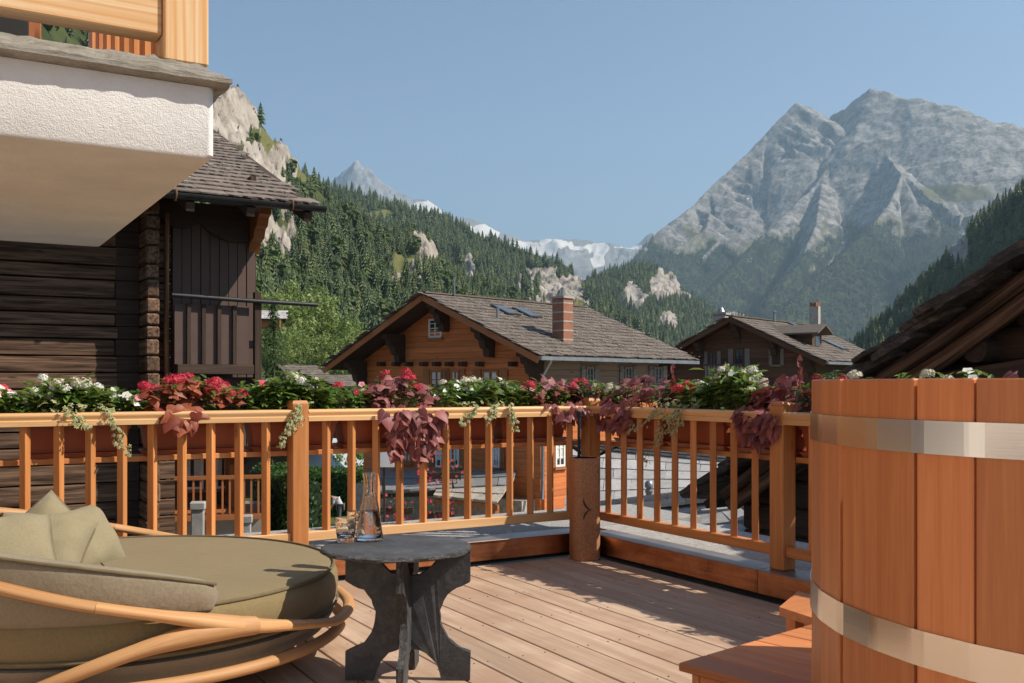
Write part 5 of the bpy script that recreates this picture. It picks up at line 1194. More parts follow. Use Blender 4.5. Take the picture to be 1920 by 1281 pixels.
# ------------------------------------------------------------------ trees, hedges
def leafquad(m, p, size, rn_, nrm=None, rn=None, asp=.6):
    d = Vector((rn_.gauss(0, 1), rn_.gauss(0, 1), rn_.gauss(0, 1))).normalized() if nrm is None else nrm
    a = d.orthogonal().normalized(); a.rotate(Matrix.Rotation(rn_.uniform(0, 6.28), 3, d)); b = d.cross(a)
    s = size*rn_.uniform(.7, 1.3)
    m.add([p-a*s*.5, p-b*s*asp*.4+a*.05*s, p+a*s*.5, p+b*s*asp*.4+a*.05*s], [(0, 1, 2, 3)], rn=rn_.random() if rn is None else rn)
def broad_crown(seed, h, r_, nclump, per, leaf, mat, name='crown', squash=1.0):
    rn_ = random.Random(seed); m = MB()
    for c in range(nclump):
        f = rn_.random(); z = h*(.18+.82*f); rr = r_*math.sin(math.pi*min(1, .12+.88*(1-f)**.8))**.7*math.sqrt(rn_.random())
        a = rn_.uniform(0, 6.28); cp = Vector((rr*math.cos(a), rr*math.sin(a), z)); cs = r_*rn_.uniform(.16, .32); base = rn_.random()*.7
        for k in range(per):
            o_ = Vector((rn_.gauss(0, 1), rn_.gauss(0, 1), rn_.gauss(0, .8))).normalized()*cs*rn_.uniform(.5, 1)
            nn = (o_.normalized()+Vector((rn_.uniform(-.6, .6), rn_.uniform(-.6, .6), rn_.uniform(-.2, .8)))).normalized()
            leafquad(m, cp+o_*Vector((1, 1, squash)) if False else cp+o_, leaf, rn_, nn, rn=min(1, base+rn_.random()*.3))
    return m.mesh(name, mat)
def trunk_mesh(h, r_, seed, limbs=7):
    rn_ = random.Random(seed); m = MB(); P = [(rn_.uniform(-.02, .02)*h*i/6, rn_.uniform(-.02, .02)*h*i/6, h*.8*i/6-.3*(i == 0)) for i in range(7)]
    m.tube(P, [r_*(1-.13*i) for i in range(7)], 8)
    for k in range(limbs):
        z = h*rn_.uniform(.25, .7); a = rn_.uniform(0, 6.28); L = h*rn_.uniform(.14, .26)
        m.tube([(0, 0, z), (math.cos(a)*L*.5, math.sin(a)*L*.5, z+L*.45), (math.cos(a)*L, math.sin(a)*L, z+L*.8)], [r_*.4, r_*.25, r_*.08], 5)
    return m.mesh('trunk', M['bark'])
BC = [broad_crown(s, 1.0, .30+.03*s, 70, 34, .045, M['birch']) for s in (1, 2, 3)]; TM = trunk_mesh(1.0, .022, 5)
grove = [(500, 690, 205, 16, 0, 'leftmost, half hidden by the barn balcony'), (528, 692, 190, 15, 1, 'second from the barn'), (556, 694, 215, 19, 2, 'tall, third from the barn'), (583, 696, 200, 15.5, 0, 'fourth from the barn'), (606, 697, 212, 16.5, 1, 'in the middle right'),
         (628, 700, 200, 12.5, 2, 'rounded, towards the chalet'), (648, 703, 215, 12, 0, 'rightmost, beside the chalet eave'), (570, 700, 168, 8.5, 1, 'low and bushy in front'), (536, 702, 160, 8, 2, 'low and nearest the dark spruce'), (604, 703, 165, 7.5, 0, 'short, in front of the taller ones')]
for (u, v, d, h_, k, lb) in grove:
    p = px(u, v, d); p.z = px(u, v, d).z-3; t = thing('pale_tree', 'pale green leafy tree of the grove, '+lb, 'tree', p, 'pale green trees between barn and chalet')
    q = Matrix.Translation(p) @ Matrix.Rotation(u*.7, 4, 'Z') @ Matrix.Scale(h_+2, 4); inst(BC[k], 'crown', t, q); inst(TM, 'trunk', t, q)
def spruce_crown(seed, h, r_, mat, nb=120, per=16, leaf=.05):
    rn_ = random.Random(seed); m = MB()
    for b in range(nb):
        f = (b+.5)/nb; z = h*(.04+.95*f); L = r_*(1-f)**.8*rn_.uniform(.75, 1.15)+.02*r_; a = b*2.4+rn_.uniform(-.3, .3); base = rn_.random()*.6
        for k in range(per):
            t_ = (k+rn_.random())/per; p = Vector((math.cos(a)*L*t_, math.sin(a)*L*t_, z+h*.03*t_-h*.07*t_*t_))+Vector((rn_.gauss(0, 1), rn_.gauss(0, 1), rn_.gauss(0, .5)))*L*.10
            dr = Vector((math.cos(a+rn_.uniform(-.7, .7)), math.sin(a+rn_.uniform(-.7, .7)), rn_.uniform(-.9, -.1))).normalized(); sd_ = dr.cross(Vector((0, 0, 1))).normalized()
            s = leaf*h*rn_.uniform(.6, 1.3); m.add([p, p+dr*s*.5+sd_*s*.16, p+dr*s, p+dr*s*.5-sd_*s*.16], [(0, 1, 2, 3)], rn=min(1, base+rn_.random()*.35))
    return m.mesh('crown', mat)
SP = [spruce_crown(1, 1.0, .20, M['needle2'], 110, 16), spruce_crown(2, 1.0, .24, M['needle'], 120, 16)]
ST = MB().tube([(0, 0, -.03), (0, 0, .5), (0, 0, .97)], [.016, .010, .002], 7).mesh('trunk', M['bark'])
for (u, v, d, h_, k, lb) in ((513, 720, 62, 5.2, 1, 'dark spruce standing just right of the barn balcony post'), (446, 197, 790, 17, 0, 'lone spruce on the skyline just right of the white balcony'), (527, 300, 895, 20, 0, 'lone spruce on the rocky skyline above the barn roof'), (490, 290, 850, 19, 1, 'spruce on the skyline slope left of the lone one'), (478, 285, 840, 15, 1, 'smaller spruce at the left of the skyline pair'), (560, 335, 950, 12, 0, 'small spruce low on the rocky skyline')):
    p = px(u, v, d); t = thing('spruce_tree', lb, 'tree', p); q = Matrix.Translation(p) @ Matrix.Rotation(u, 4, 'Z') @ Matrix.Scale(h_, 4); inst(SP[k], 'crown', t, q); inst(ST, 'trunk', t, q)
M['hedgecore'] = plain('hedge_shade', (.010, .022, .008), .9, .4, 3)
def hedge(name, label, A, B, depth, h, leaf, mat, n, seed, cat='hedge'):
    rn_ = random.Random(seed); A = Vector(A); B = Vector(B); x = (B-A); L = x.length; x.normalize(); y = Vector((-x.y, x.x, 0)); t = thing(name, label, cat, (A+B)/2)
    m = MB()
    for k in range(n):
        s = rn_.random(); side = rn_.random(); hh = h*(1+.06*noise.noise((s*L*.8, seed, 0)))
        if side < .5: p = A+x*s*L+y*(-depth/2+rn_.gauss(0, .06))+Vector((0, 0, hh*rn_.random())); nn = -y
        elif side < .85: p = A+x*s*L+y*depth*(rn_.random()-.5)+Vector((0, 0, hh+rn_.gauss(0, .06))); nn = Vector((0, 0, 1))
        else: p = A+x*(rn_.choice((0, L))+rn_.gauss(0, .06))+y*depth*(rn_.random()-.5)+Vector((0, 0, hh*rn_.random())); nn = x
        leafquad(m, p, leaf, rn_, (nn+Vector((rn_.gauss(0, .6), rn_.gauss(0, .6), rn_.gauss(0, .6)))).normalized())
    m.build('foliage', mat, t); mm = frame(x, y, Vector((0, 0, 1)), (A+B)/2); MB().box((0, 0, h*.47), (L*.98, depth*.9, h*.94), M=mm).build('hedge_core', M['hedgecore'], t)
ha = px(508, 1000, 33); ha.z = -5.5; hb_ = px(575, 1000, 30); hb_.z = ha.z; ht = px(520, 884, 32).z-ha.z
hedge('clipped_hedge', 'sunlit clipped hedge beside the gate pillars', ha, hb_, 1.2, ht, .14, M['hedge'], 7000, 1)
ha = px(570, 1000, 52); ha.z = -5.5; hb_ = px(694, 985, 50); hb_.z = ha.z
hedge('clipped_hedge', 'tall dark hedge behind the bending person', ha, hb_, 1.4, px(640, 882, 51).z-ha.z, .17, M['hedge'], 9000, 2)
p = px(664, 905, 56); p.z = -3.4; t = thing('garden_tree', 'small bright green garden tree above the dark hedge', 'tree', p); q = Matrix.Translation(p-Vector((0, 0, 2.2))) @ Matrix.Scale(3.6, 4); inst(broad_crown(8, 1.0, .36, 40, 26, .06, M['lf_green']), 'crown', t, q); inst(TM, 'trunk', t, q)

# ------------------------------------------------------------------ flowers and vines in the troughs
def add_leaf(m, p, d, nrm, L, w, rn, bend=.25):
    d = d.normalized(); s = d.cross(nrm); s = s.normalized() if s.length > 1e-5 else d.orthogonal().normalized(); n_ = s.cross(d)
    pts = []
    for (t, ww) in ((0, .08), (.32, 1.0), (.68, .8), (1.0, 0)):
        c = p+d*L*t-n_*L*bend*t*t
        if ww > 0 and t > 0: pts += [c-s*w*.5*ww+n_*w*.18, c, c+s*w*.5*ww+n_*w*.18]
        else: pts.append(c)
    m.add(pts, [(0, 2, 1), (0, 3, 2), (1, 2, 5, 4), (2, 3, 6, 5), (4, 5, 7), (5, 6, 7)], rn=rn)
def star_petals(m, M_, r_, n=5, cup=.15, wid=.62):
    for k in range(n):
        a = 2*math.pi*k/n; c, s = math.cos(a), math.sin(a)
        q = [(0, 0, 0), (c*r_*.6-s*r_*wid*.5, s*r_*.6+c*r_*wid*.5, r_*cup), (c*r_, s*r_, r_*cup*1.4), (c*r_*.6+s*r_*wid*.5, s*r_*.6-c*r_*wid*.5, r_*cup)]
        m.add([M_ @ Vector(v) for v in q], [(0, 1, 2, 3)])
def head_mesh(name, r_, n, fl, mat, seed):
    rn_ = random.Random(seed); m = MB()
    for k in range(n):
        f = (k+.5)/n; ph = math.acos(1-f*1.05); a = k*2.39996; d = Vector((math.sin(ph)*math.cos(a), math.sin(ph)*math.sin(a), math.cos(ph)*.75))
        star_petals(m, lookframe(d*r_*rn_.uniform(.70, 1.15), d+Vector((rn_.gauss(0, .2), rn_.gauss(0, .2), .1)), rn_.uniform(0, 6)), fl*rn_.uniform(.8, 1.15))
    return m.mesh(name, mat)
HD = {c: [head_mesh('flower_head',   .036+.005*i, 44, .011, M['fl_'+c], i+7*len(c)) for i in range(2)] for c in ('red', 'white', 'cream')}
def vinca_mesh(mat, eye):
    m = MB(); star_petals(m, Matrix.Identity(4), .024, 5, .05, 1.05); m.lathe([(.0, .002), (.004, .0035), (0, .006)], 6, mi=1); return m.mesh('flower', [mat, eye])
VF = {'white': vinca_mesh(M['fl_white'], M['fl_cream']), 'pink': vinca_mesh(M['fl_pink'], M['fl_red']), 'red': vinca_mesh(M['fl_red'], M['fl_pink'])}
def railpt(rail, s, off, z):
    """point in a trough: s along the rail, off across it (negative = towards the terrace)"""
    return Vector((s, .17+off, z)) if rail == 'L' else Vector((.17+off, s, z))
def s_of(rail, u, v=740): return onY(u, v, .17).x if rail == 'L' else onX(u, v, .17).y
def z_of(rail, u, v): return onY(u, v, .17).z if rail == 'L' else onX(u, v, .17).z
OUT = {'L': Vector((0, -1, 0)), 'R': Vector((-1, 0, 0))}; ALONG = {'L': Vector((1, 0, 0)), 'R': Vector((0, -1, 0))}
def bedding(rail, u0, u1, vtop, label, heads=(), flowers=(), seed=1, leafL=.06, leafW=.024, n=260, mat='lf_green', name='bedding_plant', shape=None):
    rn_ = random.Random(seed); a, b = s_of(rail, u0), s_of(rail, u1); um = (u0+u1)/2; zt = z_of(rail, um, vtop); t = thing(name, label, 'plant', railpt(rail, (a+b)/2, 0, .937))
    n = int(n*2.3); m = MB(); st = MB(); tops = []; ns = max(8, int(n/16)); L = abs(b-a)
    for k in range(ns):
        f = (k+rn_.random())/ns; s = a+(b-a)*f; env = (.55+.45*math.sin(math.pi*min(1, max(0, f*.9+.05))))
        hh = (zt-.937)*env*rn_.uniform(.7, 1.0); o_ = rn_.uniform(-.085, .075)
        base = railpt(rail, s+rn_.uniform(-.02, .02), o_*.5, .935); top = railpt(rail, s+rn_.uniform(-.05, .05), o_*1.5, .937+hh); st.tube([base, (base+top)/2+Vector((rn_.gauss(0, .008), rn_.gauss(0, .008), 0)), top], .0022, 4)
        tops.append(top)
        for j in range(int(n/ns)):
            q = rn_.random()**.7; p = base.lerp(top, .2+.8*q)+Vector((rn_.gauss(0, .012), rn_.gauss(0, .012), 0)); az = rn_.uniform(0, 6.28); el = rn_.uniform(-.25, .75)*(.4+.6*q)
            d = Vector((math.cos(az)*math.cos(el), math.sin(az)*math.cos(el), math.sin(el)))+OUT[rail]*.25
            add_leaf(m, p, d, Vector((rn_.gauss(0, .2), rn_.gauss(0, .2), 1)), leafL*rn_.uniform(.7, 1.25), leafW*rn_.uniform(.8, 1.2), rn_.random(), rn_.uniform(.05, .4))
    m.build('foliage', M[mat], t, kind='stuff'); st.build('stems', M['lf_stem'], t, kind='stuff')
    tops.sort(key=lambda p: -p.z)
    for (c, k) in heads:
        for i in range(int(k*1.7)):
            p = tops[(i*2+len(c)) % len(tops)]+Vector((rn_.uniform(-.04, .04), rn_.uniform(-.04, .04), rn_.uniform(-.035, .02))); q = lookframe(p, Vector((rn_.gauss(0, .3), rn_.gauss(0, .3), 1))+OUT[rail]*.5) @ Matrix.Scale(rn_.uniform(.6, 1.05), 4); inst(rn_.choice(HD[c]), 'flower_head', t, q)
    for (c, k) in flowers:
        for i in range(k):
            p = tops[(i*3+1) % len(tops)]+Vector((rn_.uniform(-.04, .04), rn_.uniform(-.03, .03), rn_.uniform(-.05, .022)))+OUT[rail]*.03; q = lookframe(p, Vector((rn_.gauss(0, .4), rn_.gauss(0, .4), .8))+OUT[rail]*.9, rn_.uniform(0, 6)) @ Matrix.Scale(rn_.uniform(.85, 1.25), 4); inst(VF[c], 'flower', t, q)
    return t
def vine_leaf_mesh(mat, seed):
    rn_ = random.Random(seed); m = MB(); out = []
    prof = [(0, -.02), (.20, -.12), (.40, -.10), (.52, .08), (.47, .25), (.40, .40), (.26, .62), (.10, .86), (0, 1.0)]
    for (x, y) in prof: out.append((x*.92*rn_.uniform(.93, 1.07), y))
    vs = []; n = len(out); 
    for s in (1, -1):
        for (x, y) in out: vs.append((s*x, y, -.16*abs(x)**1.3*1.4-.22*max(0, y)**2+.05*math.sin(y*7+seed)*abs(x)))
    for i in range(5): y = i/4*.96; vs.append((0, y, .045*(1-y)-.22*y*y-.012*(i == 0)))
    R1 = list(range(n)); L1 = list(range(n, 2*n)); C = list(range(2*n, 2*n+5)); fs = []
    mid = [0, 0, 0, 0, 1, 1, 2, 3, 4]; mid = [C[k] for k in (0, 0, 0, 1, 1, 2, 3, 3, 4)]
    for side, Q in ((1, R1), (-1, L1)):
        for i in range(n-1):
            a, b, c, d = mid[i], mid[i+1], Q[i+1], Q[i]
            f = (a, d, c) if a == b else (a, d, c, b); fs.append(f if side > 0 else f[::-1])
    m.add(vs, fs); me = m.mesh('leaf', mat, smooth=28); return me
VL = {'purple': [vine_leaf_mesh(M['lf_purple'], s) for s in (1, 2, 3, 4)], 'copper': [vine_leaf_mesh(M['lf_copper'], s) for s in (5, 6, 7)]}
def vine(rail, u0, u1, vtop, vlow, uh0, uh1, label, n, seed, kind='purple', size=.085, drape=.45, stalk=None):
    rn_ = random.Random(seed); a, b = s_of(rail, u0), s_of(rail, u1); h0, h1 = s_of(rail, uh0), s_of(rail, uh1); um = (u0+u1)/2
    zt = z_of(rail, um, vtop); pl_ = onY(um, vlow, -.05).z if rail == 'L' else onX(um, vlow, -.05).z
    t = thing('sweet_potato_vine', label, 'vine', railpt(rail, (a+b)/2, 0, .937)); st = MB(); o_ = OUT[rail]
    n = int(n*1.75); size *= .82
    for k in range(n):
        if rn_.random() < drape and pl_ < .95:
            g = rn_.random(); s = (h0+h1)/2+(h1-h0)*.5*rn_.uniform(-1, 1)*(1-.32*g**2); z = 1.03+(pl_-1.03)*g; off = -.17-.055-.02*rn_.random()-.05*math.sin(min(1, g*2.2)*math.pi)*.6
            if z > .99: off += .06
            nn = o_*1.0+Vector((rn_.gauss(0, .5), rn_.gauss(0, .5), rn_.uniform(-.1, 1.0))); tip = Vector((rn_.gauss(0, .55), rn_.gauss(0, .55), -1))+o_*.25
        else:
            f = rn_.random(); s = a+(b-a)*f; env = .35+.65*math.sin(math.pi*(.1+.8*f)); z = .975+(zt-.96)*env*rn_.random()**.6; off = rn_.uniform(-.17, .06)*(1-.3*(z-.96)/max(.05, zt-.96))
            nn = Vector((rn_.gauss(0, .35), rn_.gauss(0, .35), 1))+o_*rn_.uniform(.1, 1.1); az = rn_.uniform(0, 6.28); tip = Vector((math.cos(az), math.sin(az), rn_.uniform(-.6, .1)))+o_*.7
        p = railpt(rail, s, off, z); nn.normalize(); tip = (tip-nn*tip.dot(nn)).normalized(); x = tip.cross(nn); sc = size*rn_.uniform(.6, 1.25)
        q = frame(x, tip, nn, p) @ Matrix.Diagonal((sc*rn_.uniform(.85, 1.1), sc, sc, 1)); inst(rn_.choice(VL[kind]), 'leaf', t, q)
        if k % 3 == 0: c = railpt(rail, s*.6+(a+b)*.2, -.02, .95); st.tube([p, p.lerp(c, .5)+o_*.02+Vector((0, 0, .015)), c], .0022, 4)
    if stalk:
        p = railpt(rail, s_of(rail, stalk[0]), -.05, .96); e = railpt(rail, s_of(rail, stalk[1]), -.06, z_of(rail, stalk[1], stalk[2])); st.tube([p, p.lerp(e, .6), e], .003, 5)
        for k in range(7): f = .35+.65*k/6; c = p.lerp(e, f); tip = Vector((rn_.gauss(0, .4), rn_.gauss(0, .4), 1)).normalized(); nn = tip.orthogonal().normalized(); nn.rotate(Matrix.Rotation(k*2.1, 3, tip)); inst(VL[kind][0], 'leaf', t, frame(tip.cross(nn), tip, nn, c) @ Matrix.Scale(.055*(1.2-f*.6), 4))
    st.build('stems', M['lf_redstem'], t, kind='stuff'); return t
def ivy_leaf(m, p, d, nrm, s, rn):
    d = d.normalized(); x = d.cross(nrm); x = x.normalized() if x.length > 1e-5 else d.orthogonal().normalized(); n_ = x.cross(d); P = [(0, 0)]
    for (a, r_) in ((0, 1.0), (22, .48), (50, .78), (80, .40), (118, .58), (150, .34), (180, .12), (210, .34), (242, .58), (280, .40), (310, .78), (338, .48)): P.append((math.sin(R(a))*r_, math.cos(R(a))*r_))
    vs = [p+x*(q[0]*s*.5)+d*(q[1]*s*.55+.3*s)-n_*(abs(q[0])*s*.1+max(0, q[1])*s*.08) for q in P]; inner = [p+x*(q[0]*s*.3)+d*(q[1]*s*.33+.3*s) for q in P[1:]]
    k = len(P)-1; V = [vs[0]]+inner+vs[1:]; gcs = [(0, 0, 0)]+[(0, 0, .3)]*k+[(0, 0, 1.0)]*k; fs = []
    for i in range(k): j = (i+1) % k; fs.append((0, 1+i, 1+j)); fs.append((1+i, 1+k+i, 1+k+j, 1+j))
    m.add(V, fs, gcs, rn=rn)
def ivy(rail, u0, u1, vtop, strands, label, seed, n=60):
    rn_ = random.Random(seed); a, b = s_of(rail, u0), s_of(rail, u1); t = thing('variegated_ivy', label, 'ivy', railpt(rail, (a+b)/2, 0, .937)); o_ = OUT[rail]; m = MB(); zt = z_of(rail, (u0+u1)/2, vtop)
    for k in range(n):
        s = a+(b-a)*rn_.random(); z = .955+(zt-.955)*rn_.random(); p = railpt(rail, s, rn_.uniform(-.2, .03), z); ivy_leaf(m, p, Vector((rn_.gauss(0, .8), rn_.gauss(0, .8), rn_.uniform(-.4, .3)))+o_*.5, Vector((rn_.gauss(0, .3), rn_.gauss(0, .3), 1))+o_*.8, rn_.uniform(.032, .052), rn_.random())
    if n: m.build('foliage', M['lf_ivy'], t, kind='stuff')
    for (us, ue, ve) in strands:
        m = MB(); st = MB(); s0_, s1_ = s_of(rail, us), s_of(rail, ue); ze = onY(ue, ve, -.06).z if rail == 'L' else onX(ue, ve, -.06).z; pts = []
        for i in range(15):
            f = i/14; z = 1.0+.03*math.sin(min(1, f*5)*math.pi)*(f < .2) + (ze-1.0)*max(0, (f-.15)/.85); off = -.0-.235*min(1, f/.15)-.012*math.sin(f*9); pts.append(railpt(rail, s0_+(s1_-s0_)*f**1.1+.012*math.sin(f*11+seed), off, z))
        st.tube(pts, .0016, 4)
        for i in range(1, 15):
            for q in range(3):
                p = pts[i]+Vector((rn_.gauss(0, .011), rn_.gauss(0, .011), rn_.gauss(0, .012))); ivy_leaf(m, p, Vector((rn_.gauss(0, .6), rn_.gauss(0, .6), -.8))+o_*.3, o_+Vector((rn_.gauss(0, .35), rn_.gauss(0, .35), rn_.uniform(0, .8))), rn_.uniform(.032, .054)*(1.1-.35*i/14), rn_.random())
        so = m.build('trailing_strand', M['lf_ivy'], t, kind='stuff'); st.build('strand_stem', M['lf_stem'], so)
    return t
# back railing, left to right
bedding('L', -60, 48, 722, 'green bedding plant with pink and white flowers at the left picture edge', flowers=(('white', 11), ('pink', 4), ('red', 2)), seed=1, n=240)
bedding('L', 60, 185, 706, 'tall plant with cream white flower clusters, left of the copper vine', heads=(('cream', 9), ('white', 9)), seed=2, leafL=.085, leafW=.034, n=300)
ivy('L', 70, 215, 748, [(185, 228, 850), (120, 150, 800)], 'variegated ivy trailing over the rail left of the copper vine', 3, 90)
bedding('L', 175, 268, 728, 'low green plant with white flowers just left of the copper vine', flowers=(('white', 16), ('pink', 1)), seed=4, n=240)
vine('L', 262, 450, 716, 800, 285, 365, 'copper red sweet potato vine with broad leaves on the back rail', 78, 5, 'copper', .105, .16)
bedding('L', 280, 440, 704, 'red flowering plant rising behind the copper vine', heads=(('red', 13),), seed=6, leafL=.06, n=170)
bedding('L', 440, 545, 712, 'green leafy plant left of the middle post', heads=(('white', 2),), flowers=(('red', 1),), seed=7, leafL=.075, leafW=.034, n=300)
bedding('L', 535, 612, 694, 'tall pale flowered plant behind the middle post', heads=(('cream', 6), ('white', 3)), seed=8, leafL=.085, leafW=.036, n=240)
ivy('L', 520, 570, 745, [(540, 500, 836), (548, 512, 806)], 'variegated ivy hanging down left of the middle post', 9, 40)
bedding('L', 596, 705, 722, 'green plant with few pink flowers right of the middle post', flowers=(('pink', 2), ('red', 1)), heads=(('red', 1), ('cream', 1)), seed=10, n=280)
vine('L', 688, 806, 708, 856, 690, 800, 'big purple sweet potato vine hanging low over the back rail', 120, 11, 'purple', .095, .58)
bedding('L', 690, 770, 696, 'red flowers peeping above the big purple vine', heads=(('red', 5),), seed=12, n=110)
bedding('L', 796, 900, 712, 'plant with white flowers right of the big purple vine', flowers=(('white', 13),), heads=(('cream', 2),), seed=13, n=260)
bedding('L', 875, 975, 706, 'cream and white flowering plant in the middle of the back rail', heads=(('cream', 7),), flowers=(('white', 8),), seed=14, leafL=.08, leafW=.032, n=260)
ivy('L', 840, 940, 752, [(868, 832, 795), (925, 932, 806), (900, 880, 790)], 'variegated ivy spilling over the back rail below the white flowers', 15, 70)
bedding('L', 960, 1060, 714, 'green plant with pink and red flowers behind the small purple vine', heads=(('red', 4),), flowers=(('pink', 4),), seed=16, n=240)
vine('L', 985, 1082, 712, 792, 995, 1070, 'small purple sweet potato vine near the corner of the back rail', 62, 17, 'purple', .092, .30)
bedding('L', 1052, 1128, 714, 'red geranium with dark leaves at the terrace corner', heads=(('red', 5),), seed=18, mat='lf_dark', n=240, leafL=.05, leafW=.03)
# side railing, corner to tub
ivy('R', 1112, 1150, 720, [(1118, 1076, 826), (1112, 1085, 800)], 'variegated ivy climbing the corner post and trailing over it', 19, 60)
bedding('R', 1125, 1190, 712, 'cream flowered plant right of the corner post', heads=(('cream', 5),), seed=20, n=200)
vine('R', 1150, 1290, 706, 806, 1165, 1240, 'purple sweet potato vine on the side rail near the corner', 92, 21, 'purple', .095, .32, stalk=(1270, 1276, 690))
bedding('R', 1250, 1325, 708, 'red flowering plant between purple vine and ivy on the side rail', heads=(('red', 7),), seed=22, n=200)
ivy('R', 1262, 1350, 742, [(1312, 1266, 872), (1330, 1290, 830), (1300, 1240, 806), (1335, 1320, 815)], 'big variegated ivy hanging down the side rail', 23, 120)
bedding('R', 1320, 1455, 690, 'tall plant covered in cream flower clusters on the side rail', heads=(('cream', 16), ('white', 2)), flowers=(('white', 3),), seed=24, leafL=.085, leafW=.034, n=380)
vine('R', 1438, 1532, 712, 830, 1440, 1520, 'dark purple sweet potato vine hanging over the square post by the tub', 84, 25, 'purple', .095, .40, stalk=(1510, 1514, 676))
bedding('R', 1528, 1625, 692, 'small plant with dark red flower clusters above the tub edge', heads=(('red', 6), ('cream', 3)), seed=26, mat='lf_dark', n=220)
bedding('R', 1675, 1720, 704, 'white flowers just showing above the tub rim', flowers=(('white', 5),), seed=27, n=120)
bedding('R', 1712, 1815, 700, 'cream flower clusters above the tub rim', heads=(('cream', 9),), seed=28, n=160)
bedding('R', 1825, 1872, 692, 'white flowering stem at the right above the tub rim', flowers=(('white', 8),), heads=(('white', 2),), seed=29, n=120)
vine('R', 1880, 1960, 700, 760, 1890, 1950, 'purple sweet potato vine at the right picture edge above the tub', 24, 30, 'purple', .085, .1)
# flower boxes on the chalet front
def window_box(label, u, v, d, w, seed, n=16):
    rn_ = random.Random(seed); p = px(u, v, d); t = thing('window_box', label, 'flower box', p); Tq = Matrix.Translation(p) @ Matrix.Rotation(-YAW, 4, 'Z')
    MB().box((0, 0, 0), (w, .2, .2), M=Tq).build('box', M['darkwood'], t); m = MB(); f_ = MB()
    for k in range(160): leafquad(m, Tq @ Vector((rn_.uniform(-.55, .55)*w, rn_.uniform(-.2, .15), rn_.uniform(-.35, .45))), .09, rn_)
    for k in range(46): star_petals(f_, lookframe(Tq @ Vector((rn_.uniform(-.55, .55)*w, -.12-rn_.random()*.15, rn_.uniform(-.45, .5))), -FWD+Vector((rn_.gauss(0, .4), rn_.gauss(0, .4), .4))), .055)
    m.build('foliage', M['lf_dark'], t, kind='stuff'); f_.build('blossoms', M['fl_red'], t, kind='stuff')
window_box('red geraniums under the chalet window above the porch roof', 826, 892, 31.2, 1.3, 1); window_box('red geraniums by the stone wall under the porch roof', 740, 958, 29.5, 1.1, 2); window_box('red geraniums under the lichen-covered canopy', 823, 966, 28.5, .9, 3)
# ------------------------------------------------------------------ furniture on the terrace
# wooden hot tub
TR, TZ = .90, 1.162
tc = Vector((CAMX, CAMY, 0))+FWD*2.58+RGT*1.714
tub = thing('hot_tub', 'round red cedar hot tub with two brushed steel hoops', 'hot tub', tc)
NS = 39; ph0 = math.atan2((onZ(1828, 900, 0)-tc).y, 1)  # phase tuned below
m0 = (1828-960)/F
dv = (FWD+RGT*m0); o2 = Vector((CAMX, CAMY, 0))-tc; a_ = dv.dot(dv); b_ = 2*o2.dot(dv); c_ = o2.dot(o2)-TR*TR
s_ = (-b_-math.sqrt(b_*b_-4*a_*c_))/(2*a_); hit = o2+dv*s_; ph0 = math.atan2(hit.y, hit.x)
w = 2*TR*math.tan(math.pi/NS)
for k in range(NS):
    a = ph0+2*math.pi*(k+.5)/NS; rad = TR*math.cos(math.pi/NS)+random.Random(k).uniform(-.0025, .0025)
    mt = Matrix.Translation(tc) @ Matrix.Rotation(a+random.Random(k+50).uniform(-.012, .012), 4, 'Z')
    mb = MB(); mb.box((rad-.022, 0, TZ/2+.004), (.044, w-.0045, TZ-.008), bevel=.0035, M=mt)
    mb.build('stave', M['cedar'], tub)
def hoop(z0, z1):
    # a flat band bent over the stave edges: one flat facet per stave with a short rounded turn between
    mb = MB(); vs = []; gc = []; fs = []; rr = random.Random(int(z0*1000)); ap = TR*math.cos(math.pi/NS)+.0045; ang = []
    for k in range(NS):
        c = 2*math.pi*k/NS; tl = rr.uniform(-.014, .014)
        for q in (-.42, -.34, .34, .42):
            th_ = q*2*math.pi/NS; rad = ap/math.cos(min(abs(th_), .36*2*math.pi/NS))+(tl*q*.12 if abs(q) < .4 else 0); ang.append((ph0+2*math.pi*.5/NS+c+th_, rad))
    n = len(ang)
    for k, (a, rad) in enumerate(ang):
        for (dr, z) in ((-.003, z0), (0, z0), (0, z1), (-.003, z1)):
            vs.append((tc.x+(rad+dr)*math.cos(a), tc.y+(rad+dr)*math.sin(a), z)); gc.append((k*.04, z, dr))
    for k in range(n):
        k2 = (k+1) % n
        for j in range(4): j2 = (j+1) % 4; fs.append((k*4+j, k2*4+j, k2*4+j2, k*4+j2))
    mb.add(vs, fs, gc); mb.build('steel_hoop', M['steel'], tub)
hoop(.997, 1.07); hoop(.528, .607); hoop(.06, .135)
MB().lathe([(0, .12), (TR-.05, .12), (TR-.05, .15), (0, .15)], 36, tc).build('tub_floor', M['cedar'], tub)
MB().lathe([(0, .9), (TR-.048, .9)], 36, tc).build('tub_water', M['water'], tub)
